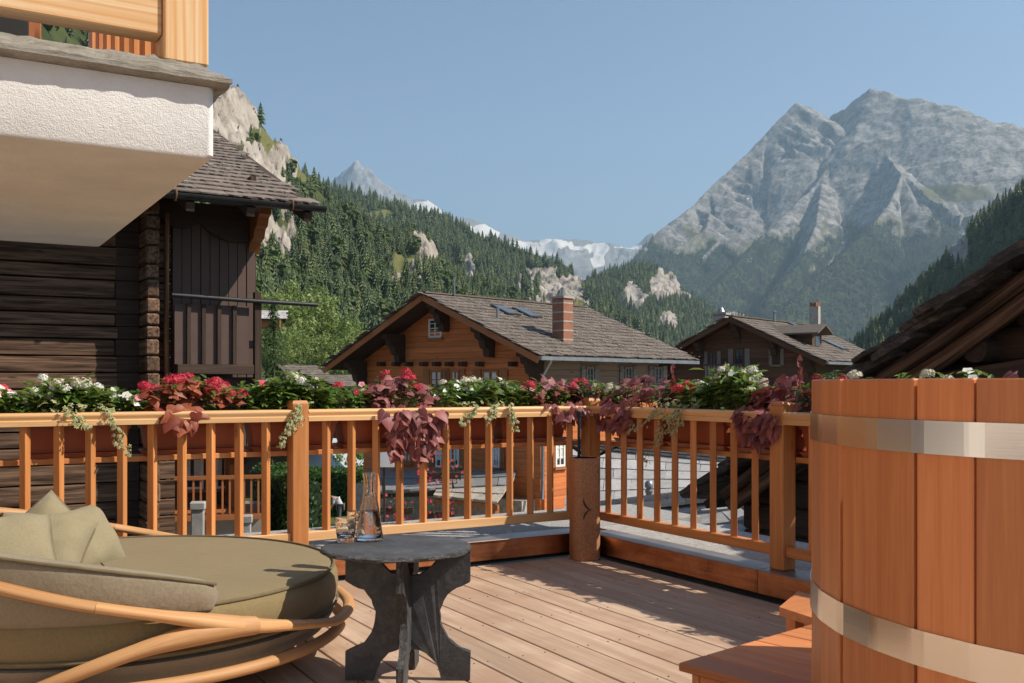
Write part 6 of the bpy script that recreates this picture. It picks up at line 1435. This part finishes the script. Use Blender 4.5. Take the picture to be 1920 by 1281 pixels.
# step beside the tub
e1 = Vector((.982, .19, 0)).normalized(); e2 = Vector((-e1.y, e1.x, 0)); s0 = onZ(1284, 1247, .2)
st = thing('tub_step', 'low cedar plank step in front of the hot tub', 'step', (s0.x+.3, s0.y-.2, 0))
fr = frame(e1, e2, Vector((0, 0, 1)), s0); fr[2][3] = 0
for i in range(6): MB().box((.075+i*.15, -.2, .187), (.146, .46, .028), bevel=.004, M=fr).build('step_plank', M['cedar'], st)
MB().box((.45, -.02, .086), (.84, .03, .165), bevel=.003, M=fr).box((.45, -.40, .086), (.84, .03, .165), bevel=.003, M=fr).box((.05, -.21, .086), (.03, .35, .165), bevel=.003, M=fr).box((.85, -.21, .086), (.03, .35, .165), bevel=.003, M=fr).build('step_frame', M['cedar'], st)
p0 = onZ(1461, 1138, .22)
e3 = (onZ(1514, 1094, .22)-p0).normalized(); e4 = (onZ(1522, 1158, .22)-p0).normalized()
pl = thing('tub_platform', 'small flat cedar platform between the hot tub and the side kerb', 'platform', (p0.x+.25, p0.y-.1, 0))
q = [p0, p0+e4*.55, p0+e4*.55+e3*.36, p0+e3*.36]
MB().add([(v.x, v.y, z) for z in (.185, .22) for v in q], [(3, 2, 1, 0), (4, 5, 6, 7), (0, 1, 5, 4), (1, 2, 6, 5), (2, 3, 7, 6), (3, 0, 4, 7)]).build('platform_board', M['cedar'], pl)
for v in ((q[0]*.85+q[2]*.15), (q[1]*.85+q[3]*.15), (q[2]*.85+q[0]*.15), (q[3]*.85+q[1]*.15)): MB().box((v.x, v.y, .0925), (.05, .05, .185)).build('leg', M['cedar'], pl)

# slate table
tx = Vector((CAMX, CAMY, 0))+FWD*3.88+RGT*((765-960)/F*3.88)
table = thing('side_table', 'dark slate side table with round top on two crossed hourglass slabs', 'table', tx)
def arc(cx, cy_, r, a0, a1, n=10, j=.0035):
    return [(cx+(r+random.uniform(-j, j))*math.cos(R(a0+(a1-a0)*i/n)), cy_+(r+random.uniform(-j, j))*math.sin(R(a0+(a1-a0)*i/n))) for i in range(n+1)]
def plate_poly(hw=.243, h=.498):
    p = [(-hw, 0), (-.131, 0)]+arc(0, 0, .125, 172, 8, 14)+[(.131, 0), (hw, 0)]
    p += [(hw, .108)]+arc(hw+.012, .245, .13, 250, 110, 14)+[(hw, .382), (hw, h)]
    p += [(.135, h)]+arc(0, h+.03, .128, -20, -160, 14)+[(-.135, h), (-hw, h)]
    p += [(-hw, .382)]+arc(-hw-.012, .245, .13, 70, -70, 14)+[(-hw, .108)]
    return p
def slate_plate(x, y, parent, slot):
    poly = plate_poly(); mb = MB(); n = len(poly); t = .028; vs = []; fs = []
    # two faces plus a rough riven edge strip
    rings = [(-t/2, 0.0), (-t/6, .004), (t/6, -.003), (t/2, 0.0)]
    for z, o in rings:
        for (a, b) in poly:
            k = 1+random.uniform(-1, 1)*.006
            vs.append((a*k, b if b in (0, .498) else b+random.uniform(-1, 1)*.0025, z+random.uniform(-1, 1)*.002))
    fs = [tuple(range(n))[::-1], tuple(range(3*n, 4*n))]; mi = [0, 0]
    for r_ in range(3):
        for i in range(n): fs.append((r_*n+i, r_*n+(i+1) % n, (r_+1)*n+(i+1) % n, (r_+1)*n+i)); mi.append(1)
    mt = frame(x, Vector((0, 0, 1)), y, tx+Vector((0, 0, .001)))
    mb.add([mt @ Vector(v) for v in vs], fs, gc=[Vector(v) for v in vs]); mb.mi = mi
    return mb.build('crossed_slab', [M['tableslate'], M['slateedge']], parent)
e_r = cdir(.99965, -.02); e_f = Vector((-e_r.y, e_r.x, 0))
slate_plate(e_r, e_f, table, 0); slate_plate(e_f, -e_r, table, 1)
tt = Vector((CAMX, CAMY, 0))+FWD*3.88+RGT*((743-960)/F*3.88)
mb = MB(); n = 96; vs = []; fs = []; mi = []
prof = [(0, .5), (.27, .5), (.286, .502), (.292, .508), (.290, .514), (.284, .519), (.278, .5205), (0, .521)]
for i, (r_, z) in enumerate(prof):
    for k in range(n):
        a = 2*math.pi*k/n; j = noise.fractal((math.cos(a)*9, math.sin(a)*9, z*200), 1, 2, 4)
        rr_ = r_+(j*.007 if 1 < i < 6 else 0)+(noise.noise((math.cos(a)*2, math.sin(a)*2, 4))*.008 if i > 0 and r_ > 0 else 0)
        vs.append((tt.x+rr_*math.cos(a), tt.y+rr_*math.sin(a), z))
for i in range(len(prof)-1):
    for k in range(n): k2 = (k+1) % n; fs.append((i*n+k, i*n+k2, (i+1)*n+k2, (i+1)*n+k)); mi.append(1 if 1 <= i <= 5 else 0)
mb.add(vs, fs); mb.mi = mi; mb.build('table_top', [M['tableslate'], M['slateedge']], table, smooth=40)

# carafe and glasses
def glassware(name, label, cat, c, prof_o, prof_i, water_z, cuts=None, n=40):
    t = thing(name, label, cat, c); m = MB(); z0 = c[2]
    prof = prof_o+prof_i[::-1]
    vs = []; fs = []
    for i, (r_, z) in enumerate(prof):
        for k in range(n):
            a = 2*math.pi*k/n; rr_ = r_
            if cuts and i < len(prof_o) and cuts[0] < z < cuts[1]:
                rr_ += .0016*(abs(math.sin(a*7+z*cuts[2]))-.5)+.0016*(abs(math.sin(a*7-z*cuts[2]))-.5)
            if cuts and i < len(prof_o) and z >= cuts[1]: rr_ += .0012*math.sin(a*14)*(1 if z < cuts[1]*1.85 else 0)
            vs.append((c[0]+rr_*math.cos(a), c[1]+rr_*math.sin(a), z0+z))
    N = len(prof)
    for i in range(N-1):
        for k in range(n): k2 = (k+1) % n; fs.append((i*n+k, i*n+k2, (i+1)*n+k2, (i+1)*n+k))
    fs.append(tuple(range(n))[::-1]); fs.append(tuple((N-1)*n+k for k in range(n)))
    m.add(vs, fs); m.build(name+'_glass', M['clear'], t, smooth=60)
    wp = [(r_-.0006, z) for r_, z in prof_i if z < water_z]
    rt = np.interp(water_z, [z for _, z in prof_i], [r_ for r_, _ in prof_i]); wp.append((rt-.0006, water_z))
    wp[0] = (wp[0][0], wp[0][1]+.0006)
    m = MB(); m.lathe(wp, n, c); m.build('water', M['water'], t, smooth=60)
    return t
cpos = onZ(693, 1013, .521); cpos.z = .5215
def samp(p, k):
    out = []
    for (a, b) in zip(p[:-1], p[1:]):
        for i in range(k): out.append((a[0]+(b[0]-a[0])*i/k, a[1]+(b[1]-a[1])*i/k))
    out.append(p[-1]); return out
co = [(.050, 0), (.0545, .003), (.0545, .008), (.0525, .02), (.048, .055), (.0435, .09), (.039, .12), (.033, .15), (.028, .18), (.0255, .205), (.0245, .225), (.0255, .245), (.0285, .262), (.030, .270)]
ci = [(.044, .010), (.0495, .014), (.0445, .055), (.040, .09), (.0355, .12), (.0298, .15), (.025, .18), (.0227, .205), (.0218, .225), (.0228, .245), (.0262, .262), (.0285, .270)]
glassware('water_carafe', 'cut glass carafe half full of water on the slate table', 'carafe', cpos, samp(co, 4), ci, .118, (.012, .095, 95))
go = [(.030, 0), (.0335, .002), (.0345, .02), (.0375, .05), (.040, .075), (.0415, .098)]
gi = [(.026, .018), (.0318, .021), (.0352, .05), (.0378, .075), (.0398, .098)]
g1 = onZ(648, 1017, .521); g1.z = .5215; g2 = onZ(669, 1003, .521); g2.z = .5215
glassware('water_tumbler', 'cut glass tumbler with water, nearest on the slate table', 'glass', g1, samp(go, 4), gi, .034, (.03, .09, 130), 32)
glassware('water_tumbler', 'cut glass tumbler standing behind the nearer one, beside the carafe', 'glass', g2, samp(go, 4), gi, .034, (.03, .09, 130), 32)

# cork bin with black mark, and a dark pole in it
ck = Vector((-.232, -.262, 0))
cork = thing('cork_bin', 'tall cork cylinder bin with a black bird mark by the corner post', 'bin', ck)
CR = .1; CH = .665
m = MB(); n = 48
def sq(a, r_):   # rounded square section
    c_, s_ = math.cos(a), math.sin(a); e = 4.2
    k = (abs(c_)**e+abs(s_)**e)**(-1/e); return r_*k*c_, r_*k*s_
yawc = -YAW+R(14)
def corkring(r_, z): 
    out = []
    for k in range(n):
        a = 2*math.pi*k/n; x_, y_ = sq(a, r_); out.append((ck.x+x_*math.cos(yawc)-y_*math.sin(yawc), ck.y+x_*math.sin(yawc)+y_*math.cos(yawc), z))
    return out
rings = [(.088, .0), (.0905, .003), (.0905, CH-.004), (.089, CH), (.077, CH), (.0765, CH-.004), (.0765, .06)]
vs = []; fs = []
for r_, z in rings: vs += corkring(r_, z)
for i in range(len(rings)-1):
    for k in range(n): k2 = (k+1) % n; fs.append((i*n+k, i*n+k2, (i+1)*n+k2, (i+1)*n+k))
fs.append(tuple(range(n))[::-1]); fs.append(tuple((len(rings)-1)*n+k for k in range(n)))
mi = [0]*(4*n)+[1]*(2*n)+[0, 1]
m.add(vs, fs); m.mi = mi; m.build('cork_shell', [M['cork'], M['black']], cork, smooth=40)
# mark: two tapering strokes meeting at a point, as thin inlays on the face towards the deck
fx = Vector((math.cos(yawc), math.sin(yawc), 0)); fn = Vector((fx.y, -fx.x, 0))
def stroke(pts, ws):
    m = MB(); vs = []; fs = []
    L = len(pts)
    for (p, w_) in zip(pts, ws):
        i = pts.index(p); q = pts[min(i+1, L-1)]; r_ = pts[max(i-1, 0)]; d = Vector((q[0]-r_[0], q[1]-r_[1])).normalized(); nn = Vector((-d.y, d.x))
        for s in (-1, 1):
            a, b = p[0]+nn.x*w_*s, p[1]+nn.y*w_*s
            v = ck+fx*a+fn*.0912; vs.append((v.x, v.y, b))
    for i in range(L-1): fs.append((2*i, 2*i+1, 2*i+3, 2*i+2))
    b = len(vs); vs += [tuple(Vector(v)-fn*.003) for v in vs]; fs = fs+[(f[3]+b, f[2]+b, f[1]+b, f[0]+b) for f in fs]
    m.add(vs, fs); return m
def zc_(v): return 1.15-(v-720)/F*6.45
def xc_(u): return (u-1095)/F*6.45+.002
s1 = [(1082.5, 934), (1084, 942), (1088, 950), (1093, 955), (1100, 957.5)]; s2 = [(1099, 957), (1092, 959), (1087, 964), (1084.5, 970), (1083.5, 976)]
m = stroke([(xc_(a), zc_(b)) for a, b in s1], [.0006, .0045, .0062, .0045, .0006]); m.build('bird_mark', M['black'], cork)
m = stroke([(xc_(a), zc_(b)) for a, b in s2], [.0006, .0045, .0062, .0045, .0008]); m.build('bird_mark', M['black'], cork)
po = thing('dark_pole', 'thin black pole standing in the cork bin', 'pole', (ck.x-.028, ck.y+.03, .06))
MB().tube([(ck.x-.028, ck.y+.03, .062), (ck.x-.024, ck.y+.032, .5), (ck.x-.02, ck.y+.034, .93)], .011, 10).lathe([(.016, .93), (.018, .94), (.018, .965), (.01, .972)], 10, (ck.x-.02, ck.y+.034, 0)).build('pole_shaft', M['black'], po, smooth=40)

# ---------------- round daybed
DC = Vector((CAMX, CAMY, 0))+FWD*4.15+RGT*(-1.65); DA = -YAW+R(20); DR = .93
db = thing('daybed', 'round olive daybed with curved teak frame and wrap-around backrest', 'daybed', DC)
def dp(delta, r_, z):  # delta degrees from the foot end
    a = DA+R(delta); return Vector((DC.x+r_*math.cos(a), DC.y+r_*math.sin(a), z))
# mattress with crowned top
m = MB(); n = 96
prof = [(0, .20), (.80, .20), (.885, .215), (.905, .25), (.912, .30), (.908, .345), (.895, .368), (.875, .379), (.80, .384), (.6, .392), (.3, .397), (.0, .398)]
m.lathe([(r_, z) for r_, z in prof], n, (DC.x, DC.y, 0)); m.build('mattress', M['fabric'], db, smooth=50)
m = MB(); m.tube([dp(360*k/96, .893, .379) for k in range(96)], .0065, 6, closed=True).tube([dp(360*k/96, .908, .232) for k in range(96)], .006, 6, closed=True)
pip = m.build('piping', M['piping'], db, smooth=60)
m = MB(); m.tube([DC+Vector((0, 0, .3992))+(dp(205, 1, 0)-DC)*(t-.5)*.0+Vector((math.cos(DA+R(100)), math.sin(DA+R(100)), 0))*(t*1.7-.85)+Vector((math.cos(DA), math.sin(DA), 0))*-.05-Vector((0, 0, .012*abs(2*t-1)**2)) for t in [i/24 for i in range(25)]], .003, 5); m.build('top_seam', M['piping'], db)
# base bowl in woven fabric
m = MB(); m.lathe([(0, .06), (.6, .06), (.76, .085), (.86, .135), (.895, .19), (.90, .205), (.85, .21), (0, .21)], n, (DC.x, DC.y, 0)); m.build('base_bowl', M['fabric2'], db, smooth=50)
# backrest cushion wrapping the back: wedge rising from the near arm round to the far arm
ZR = [(0, .195), (30, .20), (58, .285), (68, .325), (82, .385), (95, .435), (110, .50), (130, .565), (155, .62), (180, .64)]
def ringz(dl): return float(np.interp(min(abs(dl), 360-abs(dl)), [a for a, _ in ZR], [b for _, b in ZR]))
BT = [(66, .452), (72, .478), (80, .51), (95, .56), (110, .60), (140, .68), (180, .74)]
m = MB(); vs = []; fs = []; K = 72; NP = 14
for i in range(K+1):
    dl = 128+(294-128)*i/K; ad = min(dl-62, 360-dl); top = float(np.interp(ad, [a for a, _ in BT], [b for _, b in BT])); e = min(1, (ad-66)/7+.0)
    e = math.sqrt(max(0, min(1, 1-(1-min(1, (ad-66)/4))**2))); bot = .350; h = (top-bot); th = .10*(.55+.45*e); mid = .865+.03*(top-.4)/.3
    for j in range(NP):
        a = 2*math.pi*j/NP; cx = math.copysign(abs(math.cos(a))**.55, math.cos(a)); cz = math.copysign(abs(math.sin(a))**.5, math.sin(a))
        zz = bot+h*.5+cz*h*.5*(.25+.75*e); rr_ = mid+cx*th*.5*(.2+.8*e)+(zz-bot)*.16
        vs.append(dp(dl, rr_, zz))
for i in range(K):
    for j in range(NP): j2 = (j+1) % NP; fs.append((i*NP+j, i*NP+j2, (i+1)*NP+j2, (i+1)*NP+j))
fs.append(tuple(range(NP))[::-1]); fs.append(tuple(K*NP+j for j in range(NP)))
m.add(vs, fs); o = m.build('backrest_cushion', M['fabric2'], db, smooth=60); normals_out(o.data)
m = MB(); pth = []
for i in range(60):
    dl = 130+(292-130)*i/59; ad = min(dl-62, 360-dl); top = float(np.interp(ad, [a for a, _ in BT], [b for _, b in BT]))
    pth.append(dp(dl, .865+.03*(top-.4)/.3+.045+(top-.375)*.16, top-.006))
m.tube(pth, .006, 6); m.build('backrest_piping', M['piping'], db, smooth=60)
# teak frame: upper ring, lower ring, forked branches
def ring_path(rad, fz, d0, d1, k): return [dp(d0+(d1-d0)*i/k, rad(d0+(d1-d0)*i/k), fz(d0+(d1-d0)*i/k)) for i in range(k+1)]
fr_r = lambda dl: .958+.02*(ringz(dl)-.2)
bounds = [-22, 22, 46, 92, 140, 180, 220, 268, 314, 338]
for d0_, d1_ in zip(bounds[:-1], bounds[1:]):
    kk = max(6, int((d1_-d0_)/3)); P = []; rad = []
    for i in range(kk+1):
        dl = d0_+(d1_-d0_)*i/kk; ad = min(abs(dl), 360-abs(dl)); P.append(dp(dl, fr_r(ad), ringz(ad))); rad.append(.0255+.018*math.exp(-((ad-66)/12)**2)+.005*max(0, min(1, (ad-80)/40)))
    m = MB(); m.tube(P, rad, 14, flat=.68); m.build('upper_ring', M['teak'], db, smooth=60)
for d0_, d1_ in ((-30, 34), (34, 150), (150, 220), (220, 330)):
    kk = int((d1_-d0_)/3); m = MB(); m.tube([dp(d0_+(d1_-d0_)*i/kk, .925, .135) for i in range(kk+1)], .0255, 12, flat=.85); m.build('lower_ring', M['teak'], db, smooth=60)
for s in (-1, 1):
    m = MB(); P = []; rr_ = []
    for i in range(15):
        t = i/14; dl = 60+t*50; z = ringz(dl)-.39*t**1.55; P.append(dp(s*dl, .962-.02*t, z)); rr_.append(.034+.014*math.sin(math.pi*min(1, t*1.9+.1))-.009*t)
    m.tube(P, rr_, 14, flat=.85); m.build('forked_arm', M['teak'], db, smooth=60)
for dl in (100, 150, 210, 260): MB().tube([dp(dl, .9, .135), dp(dl, .86, .0)], [.028, .02], 10).build('leg', M['teak'], db, smooth=60)
# pillows
def pillow_mesh(w, h, t, seed):
    m = MB(); n = 18; rn_ = random.Random(seed); vs = []; fs = []; gc = []
    ph = [rn_.uniform(0, 6) for _ in range(4)]
    for side in (1, -1):
        for j in range(n+1):
            for i in range(n+1):
                a = -1+2*i/n; b = -1+2*j/n
                prof = max(0, (1-abs(a)**3.2))**.55*max(0, (1-abs(b)**3.2))**.55
                pin = 1-.07*(1-abs(a)**2)*abs(b)**3; pin2 = 1-.07*(1-abs(b)**2)*abs(a)**3
                x_ = a*w/2*pin2; y_ = b*h/2*pin
                wr = .006*math.sin(a*9+ph[0]+b*3)*prof*abs(b)+.005*math.sin(b*8+ph[1]-a*4)*prof
                z_ = side*(t/2*prof+wr*(side+1)*.5); vs.append((x_, y_, z_)); gc.append((x_, y_, z_))
    q = (n+1)*(n+1)
    for s_ in range(2):
        for j in range(n):
            for i in range(n):
                k = s_*q+j*(n+1)+i; f = (k, k+1, k+n+2, k+n+1); fs.append(f if s_ == 0 else f[::-1])
    m.add(vs, fs, gc); me = m.mesh('pillow', M['fabric3'], smooth=60)
    b = bmesh.new(); b.from_mesh(me); bmesh.ops.remove_doubles(b, verts=b.verts, dist=.0008); b.to_mesh(me); b.free()
    return me
def pillow(label, u, v, d, w, h, t, seed, az, tilt, roll):
    p = px(u, v, d); o = inst(pillow_mesh(w, h, t, seed), 'pillow')
    tag(o, label, 'pillow', 'pillows on the daybed')
    o.rotation_euler = (Matrix.Rotation(-YAW+R(az), 4, 'Z') @ Matrix.Rotation(R(tilt), 4, 'X') @ Matrix.Rotation(R(roll), 4, 'Z')).to_euler(); o.location = p
    mb = MB(); pts = []
    for k in range(64):
        a = 2*math.pi*k/64; c_, s_ = math.cos(a), math.sin(a); e = 9; kk = (abs(c_)**e+abs(s_)**e)**(-1/e); A, B = kk*c_, kk*s_
        pts.append((A*w/2*(1-.07*(1-B*B)*abs(A)**3), B*h/2*(1-.07*(1-A*A)*abs(B)**3), 0))
    mb.tube(pts, .0055, 5, closed=True); me = mb.mesh('pillow_piping', M['piping'], 60); c = bpy.data.objects.new('pillow_piping', me); COL.objects.link(c); c.parent = o
pillow('olive pillow at the back of the daybed, one corner pointing up', 88, 1022, 4.6, .38, .38, .18, 1, 22, 66, 42)
pillow('olive pillow leaning in front, rightmost on the daybed', 150, 1022, 4.25, .34, .33, .22, 2, 66, 56, 6)
pillow('olive pillow lying in the middle of the group on the daybed', 70, 1032, 3.95, .38, .32, .2, 3, 14, 46, -10)
pillow('olive pillow nearest the viewer at the left picture edge', 0, 1040, 3.62, .38, .32, .17, 4, 30, 46, 4)
# ------------------------------------------------------------------ valley air
hz = NT('valley_haze'); hz.t.nodes.remove(hz.b)
pv = hz.n('ShaderNodeVolumePrincipled'); pv.inputs['Color'].default_value = (.55, .80, 1.0, 1); pv.inputs['Density'].default_value = 6.5e-5; pv.inputs['Anisotropy'].default_value = .25
hz.l(pv.outputs[0], hz.out.inputs['Volume'])
hm = MB().box((CAMX, CAMY, 1565), (84000, 84000, 3170)); ho = hm.build('haze', hz.m); tag(ho, 'pale blue valley haze', kind='stuff')
